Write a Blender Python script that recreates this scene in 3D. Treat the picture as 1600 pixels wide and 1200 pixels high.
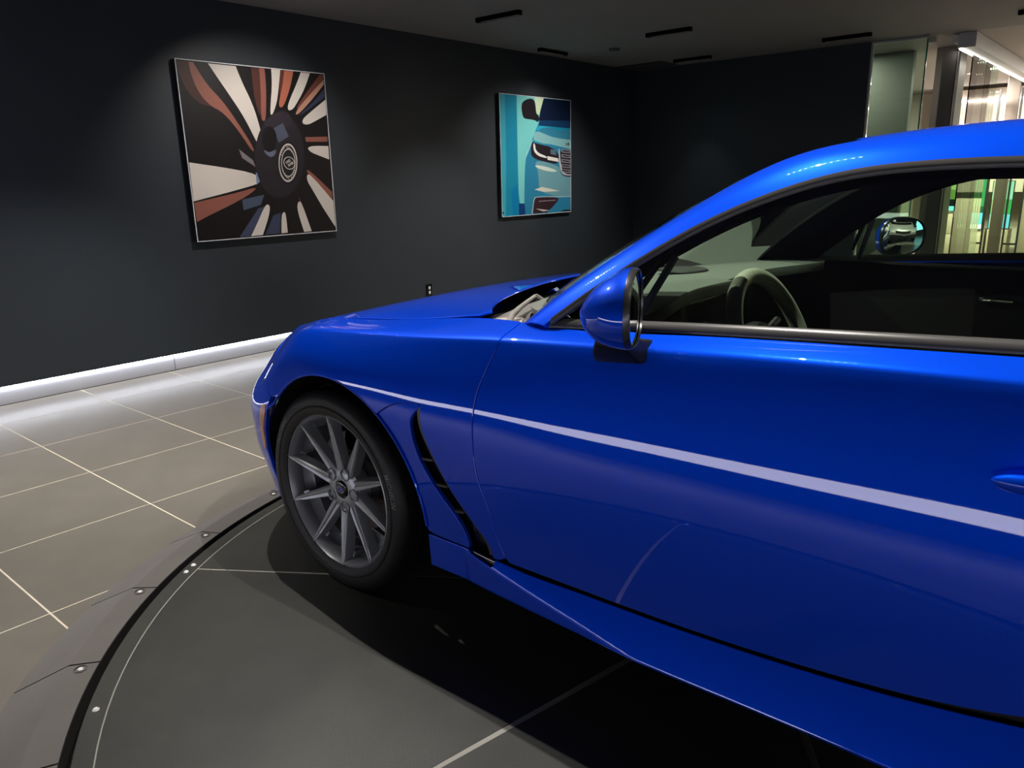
import bpy, bmesh, math, random
import numpy as np
from mathutils import Vector, Matrix, geometry

for o in list(bpy.data.objects): bpy.data.objects.remove(o)
random.seed(4)
SC = bpy.context.scene
COL = SC.collection

# ------------------------------------------------------------------ camera
# world origin: turntable surface under the middle of the car's front axle; x runs to the rear of the car, y to its right side
def set_camera(loc, yaw, pitch, roll, lens):
    cd = bpy.data.cameras.new('camera'); co = bpy.data.objects.new('camera', cd); COL.objects.link(co)
    F = Vector((-math.sin(yaw) * math.cos(pitch), math.cos(yaw) * math.cos(pitch), -math.sin(pitch)))
    r0 = Vector((math.cos(yaw), math.sin(yaw), 0)); u0 = r0.cross(F)
    r = r0 * math.cos(roll) + u0 * math.sin(roll); u = r.cross(F)
    co.matrix_world = Matrix(((r.x, u.x, -F.x, loc[0]), (r.y, u.y, -F.y, loc[1]), (r.z, u.z, -F.z, loc[2]), (0, 0, 0, 1)))
    cd.sensor_width = 36; cd.lens = lens; cd.clip_start = .02
    SC.camera = co
set_camera((1.797, -2.13, 1.20), math.radians(40.494), math.radians(14.913), math.radians(-1.3446), 27.045)

# ------------------------------------------------------------------ world, exposure
w = bpy.data.worlds.new('world'); SC.world = w; w.use_nodes = True
w.node_tree.nodes['Background'].inputs[0].default_value = (.75, .85, 1, 1)
w.node_tree.nodes['Background'].inputs[1].default_value = .0
SC.view_settings.view_transform = 'Standard'; SC.view_settings.look = 'None'
SC.view_settings.exposure = 0.0; SC.view_settings.gamma = 1.0; SC.view_settings.use_curve_mapping = False
try:
    SC.cycles.max_bounces = 10; SC.cycles.transparent_max_bounces = 16; SC.cycles.glossy_bounces = 5
    SC.cycles.sample_clamp_indirect = 6.0
    SC.cycles.caustics_reflective = False; SC.cycles.caustics_refractive = False
except Exception: pass

ZF = -.07          # showroom floor
ZC = 2.44          # ceiling
XL = -3.49         # face of the left wall
YB = 6.52          # face of the back wall
YN = -3.5          # wall behind the camera
XR = 15.0

# ------------------------------------------------------------------ materials
def lin(c):
    f = lambda v: (v / 255 / 12.92) if v / 255 <= .04045 else ((v / 255 + .055) / 1.055) ** 2.4
    return (f(c[0]), f(c[1]), f(c[2]), 1)
MATS = {}
def mat(name, col, rough=.5, metal=0, coat=0, coat_rough=.03, spec=.5, emit=None, es=0, noise=None, bump=None, sheen=0):
    """principled material; noise=(scale, amount) varies the colour, bump=(scale, strength) adds fine relief"""
    if name in MATS: return MATS[name]
    m = bpy.data.materials.new(name); m.use_nodes = True; N = m.node_tree.nodes; L = m.node_tree.links
    p = N['Principled BSDF']
    c = tuple(col) if len(col) == 4 else (*col, 1)
    p.inputs['Base Color'].default_value = c; p.inputs['Roughness'].default_value = rough
    p.inputs['Metallic'].default_value = metal; p.inputs['Coat Weight'].default_value = coat
    p.inputs['Coat IOR'].default_value = 1.50
    p.inputs['Coat Roughness'].default_value = coat_rough; p.inputs['Specular IOR Level'].default_value = spec
    if emit: p.inputs['Emission Color'].default_value = (*emit[:3], 1); p.inputs['Emission Strength'].default_value = es
    if noise or bump:
        tc = N.new('ShaderNodeTexCoord')
    if noise:
        n = N.new('ShaderNodeTexNoise'); n.inputs['Scale'].default_value = noise[0]; n.inputs['Detail'].default_value = 6
        n.inputs['Roughness'].default_value = .65
        L.new(tc.outputs['Object'], n.inputs['Vector'])
        r = N.new('ShaderNodeMapRange'); r.inputs[1].default_value = .3; r.inputs[2].default_value = .7
        r.inputs[3].default_value = 1 - noise[1]; r.inputs[4].default_value = 1 + noise[1]
        L.new(n.outputs['Fac'], r.inputs[0])
        mx = N.new('ShaderNodeMix'); mx.data_type = 'RGBA'; mx.blend_type = 'MULTIPLY'; mx.inputs[0].default_value = 1
        mx.inputs[6].default_value = c
        L.new(r.outputs[0], mx.inputs[7]); L.new(mx.outputs[2], p.inputs['Base Color'])
    if bump:
        n2 = N.new('ShaderNodeTexNoise'); n2.inputs['Scale'].default_value = bump[0]; n2.inputs['Detail'].default_value = 4
        L.new(tc.outputs['Object'], n2.inputs['Vector'])
        b = N.new('ShaderNodeBump'); b.inputs['Strength'].default_value = bump[1]; b.inputs['Distance'].default_value = .002
        L.new(n2.outputs['Fac'], b.inputs['Height']); L.new(b.outputs[0], p.inputs['Normal'])
    MATS[name] = m; return m
def glass_mat(name, tint, ior=1.45, rough=0.0):
    """thin pane: tinted see-through plus a mirror coat by Fresnel"""
    m = bpy.data.materials.new(name); m.use_nodes = True; N = m.node_tree.nodes; L = m.node_tree.links
    N.clear(); o = N.new('ShaderNodeOutputMaterial'); t = N.new('ShaderNodeBsdfTransparent'); g = N.new('ShaderNodeBsdfGlossy')
    fr = N.new('ShaderNodeFresnel'); fr.inputs[0].default_value = ior; mx = N.new('ShaderNodeMixShader')
    t.inputs[0].default_value = (*tint, 1); g.inputs[0].default_value = (1, 1, 1, 1); g.inputs['Roughness'].default_value = rough
    L.new(fr.outputs[0], mx.inputs[0]); L.new(t.outputs[0], mx.inputs[1]); L.new(g.outputs[0], mx.inputs[2]); L.new(mx.outputs[0], o.inputs[0])
    MATS[name] = m; return m
def emit_mat(name, col, s):
    m = bpy.data.materials.new(name); m.use_nodes = True; N = m.node_tree.nodes; L = m.node_tree.links
    N.clear(); o = N.new('ShaderNodeOutputMaterial'); e = N.new('ShaderNodeEmission')
    e.inputs[0].default_value = (*col, 1); e.inputs[1].default_value = s; L.new(e.outputs[0], o.inputs[0])
    MATS[name] = m; return m

M_PAINT = mat('blue_pearl_paint', (0.0, .054, .66), rough=.42, metal=.35, coat=1, coat_rough=.015, spec=0.0)
M_WALL = mat('charcoal_wall', (.035, .042, .051), rough=.42, spec=.35, noise=(.8, .10), bump=(60, .12))
M_CEIL = mat('dark_ceiling', (.27, .268, .265), rough=.75, noise=(1.2, .05))
M_TILE = mat('taupe_floor_tile', (.155, .142, .122), rough=.33, spec=.5, noise=(5, .08), bump=(140, .05))
M_GROUT = mat('cream_grout', (.62, .56, .45), rough=.9, noise=(30, .1))
M_RAMP = mat('grey_ramp_metal', (.125, .115, .108), rough=.45, spec=.5, noise=(3, .14), bump=(90, .08))
M_DECK = mat('slate_turntable', (.031, .0315, .0275), rough=.48, spec=.5, noise=(2.2, .34), bump=(220, .16))
M_DECKLINE = mat('pale_joint', (.30, .29, .26), rough=.8)
M_BLACK = mat('black_void', (.004, .004, .004), rough=.8)
M_BASE = mat('white_baseboard', (.30, .30, .315), rough=.38, spec=.4)
M_PLASTIC = mat('black_plastic', (.012, .012, .013), rough=.45)
M_GLOSSBLK = mat('gloss_black', (.004, .004, .005), rough=.08)
M_TRIM = mat('satin_black_trim', (.055, .053, .05), rough=.32)
M_RUBBER = mat('tire_rubber', (.008, .0078, .008), rough=.5, spec=.4)
M_RIM = mat('grey_wheel_metal', (.38, .395, .415), rough=.36, metal=.6)
M_CHROME = mat('chrome', (.75, .75, .76), rough=.12, metal=1)
M_BOLT = mat('bright_bolt', (.8, .8, .8), rough=.4, metal=.2)
M_DISC = mat('brake_iron', (.16, .13, .11), rough=.4, metal=.8)
M_LINER = mat('liner_black', (.006, .006, .007), rough=.8)
M_AMBER = mat('amber_lens', (.42, .10, .03), rough=.12, coat=1)
M_LEATHER = mat('charcoal_leather', (.42, .43, .34), rough=.5, bump=(300, .1))
M_DASH = mat('dash_vinyl', (.14, .155, .135), rough=.6, bump=(300, .15))
M_DARKIN = mat('black_interior', (.0035, .0035, .0035), rough=.8, spec=.2)
M_COWL = mat('cowl_grey', (.16, .15, .14), rough=.5)
M_MIRROR = mat('mirror_silver', (.9, .9, .9), rough=.01, metal=1)
M_SCREEN = mat('display_glass', (.006, .006, .008), rough=.15)
M_WHITE = mat('white_plastic', (.85, .85, .85), rough=.4)
M_ALU = mat('brushed_aluminium', (.62, .63, .62), rough=.35, metal=.7)
M_BEIGE = mat('beige_panel', (.52, .44, .34), rough=.5, noise=(3, .05))
M_BROWN = mat('dark_brown_post', (.06, .045, .035), rough=.5)
M_GREYPANEL = mat('warm_grey_panel', (.22, .20, .18), rough=.45, noise=(2, .06))
M_SAGE = mat('grey_green_wall', (.22, .235, .20), rough=.5)
M_SHOWCEIL = mat('showroom_ceiling', (.40, .36, .34), rough=.7)
M_GLASS = glass_mat('car_glass', (.76, .88, .72), 1.5)
M_WSHIELD = glass_mat('windscreen_glass', (.74, .82, .78), 1.2)
M_PANE = glass_mat('clear_pane', (.80, .90, .84), 1.5)
M_PANEEDGE = mat('green_glass_edge', (.03, .30, .20), rough=.15, spec=.6)
M_LED = emit_mat('white_led', (.90, .92, 1.0), 32)
M_LENS = emit_mat('downlight_lens', (1.0, .93, .84), 70)
M_ADDEDGLOW = emit_mat('added_light_diffuser', (.90, .88, 1.0), 8.5)
M_SHOPLED = emit_mat('shop_led', (1, .95, .86), 14)
PRINT_BASE = mat('black_print_edge', (.02, .02, .02), rough=.5)

# ------------------------------------------------------------------ mesh helpers
def tag(o, label=None, cat=None, group=None, kind=None):
    if label: o['label'] = label
    if cat: o['category'] = cat
    if group: o['group'] = group
    if kind: o['kind'] = kind
    return o
def empty(name, loc=(0, 0, 0), rz=0):
    o = bpy.data.objects.new(name, None); COL.objects.link(o); o.location = loc; o.rotation_euler[2] = rz
    o.empty_display_size = .1; return o
def link(name, me, m, parent=None, loc=None):
    o = bpy.data.objects.new(name, me); COL.objects.link(o)
    if m is not None and not me.materials: me.materials.append(m)
    if parent: o.parent = parent
    if loc: o.location = loc
    return o
def mesh(name, vs, fs, m, parent=None, smooth=False, loc=None):
    me = bpy.data.meshes.new(name); me.from_pydata([tuple(map(float, v)) for v in vs], [], fs); me.update()
    if smooth: me.polygons.foreach_set('use_smooth', [True] * len(me.polygons))
    return link(name, me, m, parent, loc)
def bmobj(name, bm, m, parent=None, smooth=False, loc=None, auto=None):
    bmesh.ops.recalc_face_normals(bm, faces=bm.faces)
    me = bpy.data.meshes.new(name); bm.to_mesh(me); bm.free()
    if smooth: me.polygons.foreach_set('use_smooth', [True] * len(me.polygons))
    if auto: me.set_sharp_from_angle(angle=math.radians(auto))
    return link(name, me, m, parent, loc)
def box_bm(bm, lo, hi, bev=0):
    x0, y0, z0 = lo; x1, y1, z1 = hi
    v = [bm.verts.new(p) for p in ((x0,y0,z0),(x1,y0,z0),(x1,y1,z0),(x0,y1,z0),(x0,y0,z1),(x1,y0,z1),(x1,y1,z1),(x0,y1,z1))]
    fs = [bm.faces.new([v[i] for i in q]) for q in ((0,3,2,1),(4,5,6,7),(0,1,5,4),(1,2,6,5),(2,3,7,6),(3,0,4,7))]
    if bev: bmesh.ops.bevel(bm, geom=list({e for f in fs for e in f.edges}), offset=bev, segments=2, affect='EDGES', profile=.5)
def box(name, lo, hi, m, parent=None, bev=0, smooth=False):
    bm = bmesh.new(); box_bm(bm, lo, hi, bev); return bmobj(name, bm, m, parent, smooth=bool(bev), auto=35 if bev else None)
def grid_faces(nu, nv, wrap_u=False, wrap_v=False):
    f = []
    for i in range(nu if wrap_u else nu - 1):
        for j in range(nv if wrap_v else nv - 1):
            i2, j2 = (i + 1) % nu, (j + 1) % nv
            f.append((i * nv + j, i2 * nv + j, i2 * nv + j2, i * nv + j2))
    return f
def lathe(name, prof, m, parent=None, axis='y', center=(0, 0, 0), n=64, a0=0, a1=2 * math.pi, closed=True, auto=35, loc=None, mod=None):
    """prof: list of (offset along axis, radius)"""
    full = abs(a1 - a0 - 2 * math.pi) < 1e-6; nn = n if full else n + 1
    vs = []
    for i in range(nn):
        a = a0 + (a1 - a0) * i / n
        for j, (h, r) in enumerate(prof):
            if mod: r = r + mod(i, j)
            c, s = r * math.cos(a), r * math.sin(a)
            p = {'y': (c, h, s), 'z': (c, s, h), 'x': (h, c, s)}[axis]
            vs.append((p[0] + center[0], p[1] + center[1], p[2] + center[2]))
    fs = grid_faces(nn, len(prof), full, False)
    me = bpy.data.meshes.new(name); me.from_pydata(vs, [], fs)
    bm = bmesh.new(); bm.from_mesh(me); bmesh.ops.remove_doubles(bm, verts=bm.verts, dist=1e-6)
    bpy.data.meshes.remove(me)
    return bmobj(name, bm, m, parent, smooth=True, auto=auto, loc=loc)
def tube(name, pts, r, m, parent=None, n=10, closed=False, caps=True, flat=1.0):
    P = [Vector(p) for p in pts]; k = len(P); vs = []; up = Vector((0, 0, 1))
    rr = r if isinstance(r, (list, tuple)) else [r] * k
    pn = None
    for i in range(k):
        t = (P[(i + 1) % k] - P[i - 1]) if closed else (P[min(i + 1, k - 1)] - P[max(i - 1, 0)])
        t.normalize()
        if pn is None:
            a = t.cross(up)
            if a.length < .1: a = t.cross(Vector((1, 0, 0)))
            a.normalize()
        else:
            a = pn - t * pn.dot(t); a.normalize()
        pn = a; b = t.cross(a)
        for j in range(n):
            q = 2 * math.pi * j / n
            vs.append(P[i] + (a * math.cos(q) + b * math.sin(q) * flat) * rr[i])
    fs = grid_faces(k, n, closed, True)
    if caps and not closed: fs += [tuple(range(n)), tuple((k - 1) * n + j for j in range(n))]
    bm = bmesh.new(); bv = [bm.verts.new(v) for v in vs]
    for f in fs: bm.faces.new([bv[i] for i in f])
    return bmobj(name, bm, m, parent, smooth=True, auto=40)
def prism(name, poly, axis, lo, hi, m, parent=None, bev=0):
    """extrude a 2D polygon along an axis; poly in the two other coordinates"""
    bm = bmesh.new()
    def P(a, b, h): return {'x': (h, a, b), 'y': (a, h, b), 'z': (a, b, h)}[axis]
    A = [bm.verts.new(P(a, b, lo)) for a, b in poly]; B = [bm.verts.new(P(a, b, hi)) for a, b in poly]
    bm.faces.new(A); bm.faces.new(B[::-1]); n = len(poly)
    for i in range(n): bm.faces.new((A[i], B[i], B[(i + 1) % n], A[(i + 1) % n]))
    if bev: bmesh.ops.bevel(bm, geom=list(bm.edges), offset=bev, segments=2, affect='EDGES', profile=.5)
    return bmobj(name, bm, m, parent, smooth=bool(bev), auto=35 if bev else None)
def text_mesh(txt, size, font_shear=0, spacing=1.0, offset=0):
    cu = bpy.data.curves.new('t', 'FONT'); cu.body = txt; cu.size = size; cu.align_x = 'CENTER'; cu.align_y = 'CENTER'
    cu.shear = font_shear; cu.space_character = spacing; cu.resolution_u = 3; cu.offset = offset
    o = bpy.data.objects.new('t', cu); COL.objects.link(o)
    dg = bpy.context.evaluated_depsgraph_get(); me = bpy.data.meshes.new_from_object(o.evaluated_get(dg))
    v = [tuple(p.co) for p in me.vertices]; f = [tuple(p.vertices) for p in me.polygons]
    bpy.data.objects.remove(o); bpy.data.curves.remove(cu); bpy.data.meshes.remove(me)
    return v, f

# splines -----------------------------------------------------------
class Nat:
    """natural cubic spline with fixed knots: weights(t) @ values"""
    def __init__(s, k):
        s.k = np.array(k, float); n = len(k); h = np.diff(s.k); A = np.zeros((n, n)); B = np.zeros((n, n)); A[0, 0] = A[-1, -1] = 1
        for i in range(1, n - 1):
            A[i, i - 1] = h[i - 1]; A[i, i] = 2 * (h[i - 1] + h[i]); A[i, i + 1] = h[i]
            B[i, i - 1] = 6 / h[i - 1]; B[i, i] = -6 / h[i - 1] - 6 / h[i]; B[i, i + 1] = 6 / h[i]
        s.M = np.linalg.solve(A, B); s.n = n
    def w(s, t):
        t = np.atleast_1d(np.asarray(t, float)); i = np.clip(np.searchsorted(s.k, t) - 1, 0, s.n - 2)
        h = s.k[i + 1] - s.k[i]; a = (s.k[i + 1] - t) / h; b = (t - s.k[i]) / h
        W = np.zeros((len(t), s.n)); r = np.arange(len(t)); W[r, i] += a; W[r, i + 1] += b
        W += ((a ** 3 - a) * h * h / 6)[:, None] * s.M[i] + ((b ** 3 - b) * h * h / 6)[:, None] * s.M[i + 1]
        return W
    def __call__(s, t, v): return s.w(t) @ np.asarray(v, float)
def curve(knots, vals):
    n = Nat(knots); return lambda t: n(t, vals)
def fcurve(knots, vals):
    n = Nat(knots); return lambda t: float(n([t], vals)[0])
def resample(lp, step):
    P = np.array(lp, float); out = []
    n = len(P)
    for i in range(n):
        a, b = P[i], P[(i + 1) % n]; k = max(1, int(math.ceil(np.hypot(*(b - a)) / step)))
        for j in range(k): out.append(a + (b - a) * j / k)
    return np.array(out)
def smooth_line(pts, n):
    """natural spline through 2D points, n samples"""
    P = np.array(pts, float); d = np.r_[0, np.cumsum(np.hypot(*np.diff(P, axis=0).T))]
    return [tuple(q) for q in Nat(d)(np.linspace(0, d[-1], n), P)]
def inside(pts, loops):
    r = np.zeros(len(pts), bool)
    for lp in loops:
        x, y = pts[:, 0], pts[:, 1]; a = lp; b = np.roll(lp, -1, axis=0); c = np.zeros(len(pts), bool)
        for (x0, y0), (x1, y1) in zip(a, b):
            if y0 == y1: continue
            m = ((y0 > y) != (y1 > y)) & (x < (x1 - x0) * (y - y0) / (y1 - y0) + x0); c ^= m
        r ^= c
    return r
def panel(name, loops, S, step, m, parent=None, ref=(0, 0, 1), thick=.012, lat=.0015, fine=None, aspect=1.0, off=0.0):
    """skin of the smooth surface S(a, b) inside polygon loops of its (a, b) domain, with rolled edges of some thickness.
       Vertex normals are those of the smooth surface."""
    Ls = [resample(l, (fine or step * .6)) for l in loops]
    area = [np.sum(l[:, 0] * np.roll(l[:, 1], -1) - l[:, 1] * np.roll(l[:, 0], -1)) for l in Ls]
    Ls = [l if ((a > 0) == (i == 0)) else l[::-1] for i, (l, a) in enumerate(zip(Ls, area))]   # outer ccw, holes cw
    B = np.concatenate(Ls); nb = len(B); E = []; k = 0
    for l in Ls:
        n = len(l); E += [(k + i, k + (i + 1) % n) for i in range(n)]; k += n
    lo, hi = B.min(0), B.max(0)
    gx = np.arange(lo[0] + step * .5, hi[0], step); gy = np.arange(lo[1] + step * aspect * .5, hi[1], step * aspect)
    G = np.array([(x + (step * .5 if j % 2 else 0), y) for j, y in enumerate(gy) for x in gx])
    if len(G):
        G = G[inside(G, Ls)]
    if len(G):     # keep clear of the boundary
        keep = np.ones(len(G), bool)
        for i in range(0, len(G), 2000):
            d = np.min(np.hypot(G[i:i + 2000, None, 0] - B[None, :, 0], (G[i:i + 2000, None, 1] - B[None, :, 1])), axis=1); keep[i:i + 2000] = d > step * .45
        G = G[keep]
    pts = np.concatenate([B, G]) if len(G) else B
    r = geometry.delaunay_2d_cdt([Vector((float(p[0]), float(p[1]))) for p in pts], E, [], 0, 1e-7)
    V2 = np.array([tuple(v) for v in r[0]]); back = {}
    for i, ov in enumerate(r[3]):
        for q in ov: back[q] = i
    F = np.array([f for f in r[2] if len(f) == 3]); cen = V2[F].mean(1); F = F[inside(cen, Ls)]
    e = 1e-4
    def nrm(Q):
        a, b = Q[:, 0], Q[:, 1]
        n = np.cross(S(a + e, b) - S(a - e, b), S(a, b + e) - S(a, b - e)); n /= np.linalg.norm(n, axis=1)[:, None] + 1e-12
        return n
    N = nrm(V2); P = S(V2[:, 0], V2[:, 1])
    rf = np.array(ref, float) if not callable(ref) else ref(P)
    sg = np.sign((N * rf).sum(1)); 
    s = 1.0 if np.sum(sg) >= 0 else -1.0
    N = N * s
    if off: P = P + N * off
    g = np.cross(P[F[:, 1]] - P[F[:, 0]], P[F[:, 2]] - P[F[:, 0]])
    fl = (g * N[F].mean(1)).sum(1) < 0; F[fl] = F[fl][:, ::-1]
    vs = [P]; ns = [N]; quads = []; fs = [tuple(map(int, f)) for f in F]; base = len(P); k = 0
    if thick:
        for l in Ls:
            n = len(l); idx = [back[k + i] for i in range(n)]; k += n
            t = np.roll(l, -1, axis=0) - np.roll(l, 1, axis=0); o2 = np.c_[t[:, 1], -t[:, 0]]; o2 /= np.linalg.norm(o2, axis=1)[:, None] + 1e-12
            p0 = P[idx]; n0 = N[idx]
            L3 = S(l[:, 0] + o2[:, 0] * 1e-3, l[:, 1] + o2[:, 1] * 1e-3) - S(l[:, 0], l[:, 1])
            L3 -= n0 * (L3 * n0).sum(1)[:, None]; L3 /= np.linalg.norm(L3, axis=1)[:, None] + 1e-12
            r1 = p0 + L3 * lat - n0 * lat * 1.5; r2 = p0 + L3 * lat - n0 * thick
            i1 = base; i2 = base + n; base += 2 * n
            vs += [r1, r2]; ns += [L3 * .9 + n0 * .3, L3]
            for i in range(n):
                j = (i + 1) % n
                q1 = (idx[i], idx[j], i1 + j, i1 + i); q2 = (i1 + i, i1 + j, i2 + j, i2 + i)
                quads += [q1, q2]
    Vv = np.concatenate(vs); Nn = np.concatenate(ns)
    if quads:
        Q = np.array(quads); g = np.cross(Vv[Q[:, 2]] - Vv[Q[:, 0]], Vv[Q[:, 3]] - Vv[Q[:, 1]])
        fl = (g * Nn[Q].sum(1)).sum(1) < 0; Q[fl] = Q[fl][:, ::-1]; fs += [tuple(map(int, q)) for q in Q]
    Nn /= np.linalg.norm(Nn, axis=1)[:, None] + 1e-12
    me = bpy.data.meshes.new(name); me.from_pydata(Vv.tolist(), [], fs); me.update()
    me.polygons.foreach_set('use_smooth', [True] * len(me.polygons))
    me.normals_split_custom_set_from_vertices(Nn.tolist())
    return link(name, me, m, parent)

P_FAR, P_WASH, P_CAR, P_DOOR, P_FLOOR = 150, 75, 130, 125, 220

# ================================================================== THE ROOM
def struct(o): o['kind'] = 'structure'; return o
CT = (.997, -.112)          # turntable centre
R_GAP0, R_GAP1, R_FOLD, R_OUT = 1.799, 1.824, 1.90, 2.045

# floor: grout bed with single tiles on it
floor = struct(box('floor', (XL - .1, YN, ZF - .06), (XR, 13.2, ZF - .0007), M_GROUT))
T = .5955; GAP = .0062
tx0, ty0 = -1.882, -.853     # one grout crossing
bm = bmesh.new(); box_bm(bm, (GAP / 2, GAP / 2, -.01), (T - GAP / 2, T - GAP / 2, 0))
for f in list(bm.faces):
    if f.normal.z > .5: bmesh.ops.bevel(bm, geom=list(f.edges), offset=.0006, segments=1, affect='EDGES'); break
tme = bpy.data.meshes.new('tile'); bm.to_mesh(tme); bm.free(); tme.materials.append(M_TILE)
tiles = []
for i in range(-3, 28):
    for j in range(-8, 24):
        x, y = tx0 + i * T, ty0 + j * T
        if x + T > 14.9 or y > 13 or (x > 4.6 and y > 7): continue
        if math.hypot(x + T / 2 - CT[0], y + T / 2 - CT[1]) < 1.45: continue
        d = math.hypot(x - 1.0, y + 1.5); tiles.append((d, x, y))
tiles.sort()
for k, (d, x, y) in enumerate(tiles[:295]):
    # cut the row that runs into the left wall
    o = bpy.data.objects.new('tile', tme); COL.objects.link(o); o.parent = floor; o.location = (x, y, ZF)
vs = []; fs = []
for d, x, y in tiles[295:]:
    b = len(vs); vs += [(x + GAP, y + GAP, ZF), (x + T - GAP, y + GAP, ZF), (x + T - GAP, y + T - GAP, ZF), (x + GAP, y + T - GAP, ZF)]; fs.append((b, b + 1, b + 2, b + 3))
o = mesh('far_tiles', vs, fs, M_TILE, floor); o['kind'] = 'stuff'

# ceiling
struct(box('ceiling', (XL - .3, YN - .2, ZC), (XR, YB + .1, ZC + .12), M_CEIL))
struct(box('ceiling_showroom', (-6, YB + .1, ZC + .003), (XR, 13.4, ZC + .12), M_SHOWCEIL))

# left wall with a recessed, lit white baseboard
struct(box('wall_left', (XL - .25, YN, .05), (XL, YB + .3, ZC), M_WALL))
bb = struct(box('baseboard_left', (XL - .10, YN, ZF), (XL - .035, YB, .055), M_BASE))
bb['label'] = 'white recessed baseboard'
box('board_joint', (XL - .036, .39, ZF), (XL - .0335, .393, .05), M_TRIM, bb)
box('floor_gap_shade', (XL - .036, YN, ZF), (XL - .0325, YB, ZF + .004), M_BLACK, bb)  # black strip stands in for the shadow gap along the floor
def led_strip(name, lo, hi, label):
    e = box(name, lo, hi, M_LED); tag(e, label, 'light strip', 'cove light strips'); return e
led_strip('light_strip', (XL - .030, YN + .05, .044), (XL - .012, YB - .02, .0495), 'white LED strip hidden under the edge of the left wall above its white baseboard')
# wall behind the camera; unseen light line added for the car's flank to mirror
struct(box('wall_front', (XL - .25, YN - .25, ZF), (XR, YN, ZC), M_WALL))
e = empty('added_light_line', (0, YN, 0)); tag(e, 'long white light line added low in the wall behind the camera', 'light strip')
box('diffuser', (XL + .02, .006, .165), (XR - .1, .016, .285), M_ADDEDGLOW, e)
box('lower_profile', (XL + .02, .0005, .153), (XR - .1, .02, .1645), M_ALU, e); box('upper_profile', (XL + .02, .0005, .2855), (XR - .1, .02, .297), M_ALU, e)
struct(box('wall_right', (XR, YN - .2, ZF), (XR + .2, 13.4, ZC + .1), M_WALL))
# back wall
struct(box('wall_back', (XL - .25, YB, ZF), (-.79, YB + .14, ZC), M_WALL))

# ------------------------------------------------------------------ ramp ring and turntable
ramp = empty('turntable_ramp', (CT[0], CT[1], ZF))
tag(ramp, 'grey metal ramp ring of screwed segments around the turntable', 'ramp')
def arc(r, a, z): return (r * math.cos(a), r * math.sin(a), z)
def ramp_mesh(da, ga):
    n = 8; vs = []; prof = [(R_OUT, .0), (R_OUT, .004), (R_FOLD, -ZF - .002), (R_GAP1, -ZF), (R_GAP1, .0)]
    for i in range(n + 1):
        a = ga + (da - 2 * ga) * i / n
        for r, z in prof: vs.append(arc(r, a, z))
    k = len(prof); fs = grid_faces(n + 1, k) + [tuple(range(k))[::-1], tuple(n * k + j for j in range(k))]
    return vs, fs
NS = 30; DA = 2 * math.pi / NS
vs, fs = ramp_mesh(DA, .0016)
rme = bpy.data.meshes.new('ramp_segment'); rme.from_pydata(vs, [], fs); rme.materials.append(M_RAMP)
bmx = bmesh.new(); bmx.from_mesh(rme); bmesh.ops.recalc_face_normals(bmx, faces=bmx.faces); bmx.to_mesh(rme); bmx.free()
lathe('ramp_bed', [(.001, R_GAP1 + .004), (.06, R_GAP1 + .004), (.058, R_FOLD), (.001, R_OUT - .02)], M_BLACK, ramp, axis='z', n=90)
lathe('screw', [(0, .0001), (0, .008), (-.004, .009), (-.004, .0145), (.0006, .0155)], M_BLACK, None, axis='z', n=16)
hole = bpy.data.objects['screw']; hme = hole.data; bpy.data.objects.remove(hole)
hd = lathe('screw_head', [(.0022, .0001), (.0022, .0055), (.0, .0075)], M_BOLT, None, axis='z', n=12); hdm = hd.data; bpy.data.objects.remove(hd)
lathe('gap_shade_ring', [(.002, R_GAP1 - .0008), (-ZF - .003, R_GAP1 - .0008), (-ZF - .003, R_GAP1 + .002)], M_BLACK, ramp, axis='z', n=160)  # black ring put in as the shade inside the gap
A0 = math.radians(-154.6)
for k in range(NS):
    o = bpy.data.objects.new('ramp_segment', rme); COL.objects.link(o); o.parent = ramp; o.rotation_euler[2] = A0 + k * DA
    a = A0 + k * DA + .014
    for me_, nm, par in ((hme, 'screw_recess', None), (hdm, 'screw_head', None)):
        s_ = bpy.data.objects.new(nm, me_); COL.objects.link(s_); s_.parent = o
        s_.location = (1.862 * math.cos(.014), 1.862 * math.sin(.014), -ZF + .0005)
deck = empty('turntable', (CT[0], CT[1], 0)); tag(deck, 'round dark grey turntable under the blue car', 'turntable')
lathe('drum', [(ZF, .0001), (ZF, R_GAP0 - .002), (-.0012, R_GAP0 - .002), (-.0012, .0001)], M_DECKLINE, deck, axis='z', n=128)
lathe('rim_band', [(-.02, 1.752), (.0, 1.752), (.0005, R_GAP0 - .003), (-.003, R_GAP0), (-.03, R_GAP0)], M_DECK, deck, axis='z', n=160)
lathe('joint_ring', [(-.004, 1.7487), (.0002, 1.7487), (.0002, 1.752), (-.004, 1.752)], M_DECKLINE, deck, axis='z', n=160)
SEC0 = math.radians(213.5)
n = 20; vs = [(.03 * math.cos(math.pi / 8), .03 * math.sin(math.pi / 8), 0)]
ga = .0022
for i in range(n + 1):
    a = ga + (math.pi / 4 - 2 * ga) * i / n; vs.append(arc(1.7487, a, 0))
top = len(vs); vs += [(x, y, -.004) for x, y, z in vs]
fs = [(0, i, i + 1) for i in range(1, n + 1)] + [(i + 1, i, top + i, top + i + 1) for i in range(1, n + 1)] + [(1, 0, top, top + 1), (0, n + 1, top + n + 1, top)]
sme = bpy.data.meshes.new('deck_plate'); sme.from_pydata(vs, [], fs); sme.materials.append(M_DECK)
for k in range(8):
    o = bpy.data.objects.new('deck_plate', sme); COL.objects.link(o); o.parent = deck; o.rotation_euler[2] = SEC0 + k * math.pi / 4
bl = lathe('bolt', [(.0042, .0001), (.0038, .005), (.0, .0085)], M_BOLT, None, axis='z', n=14); blm = bl.data; bpy.data.objects.remove(bl)
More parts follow.
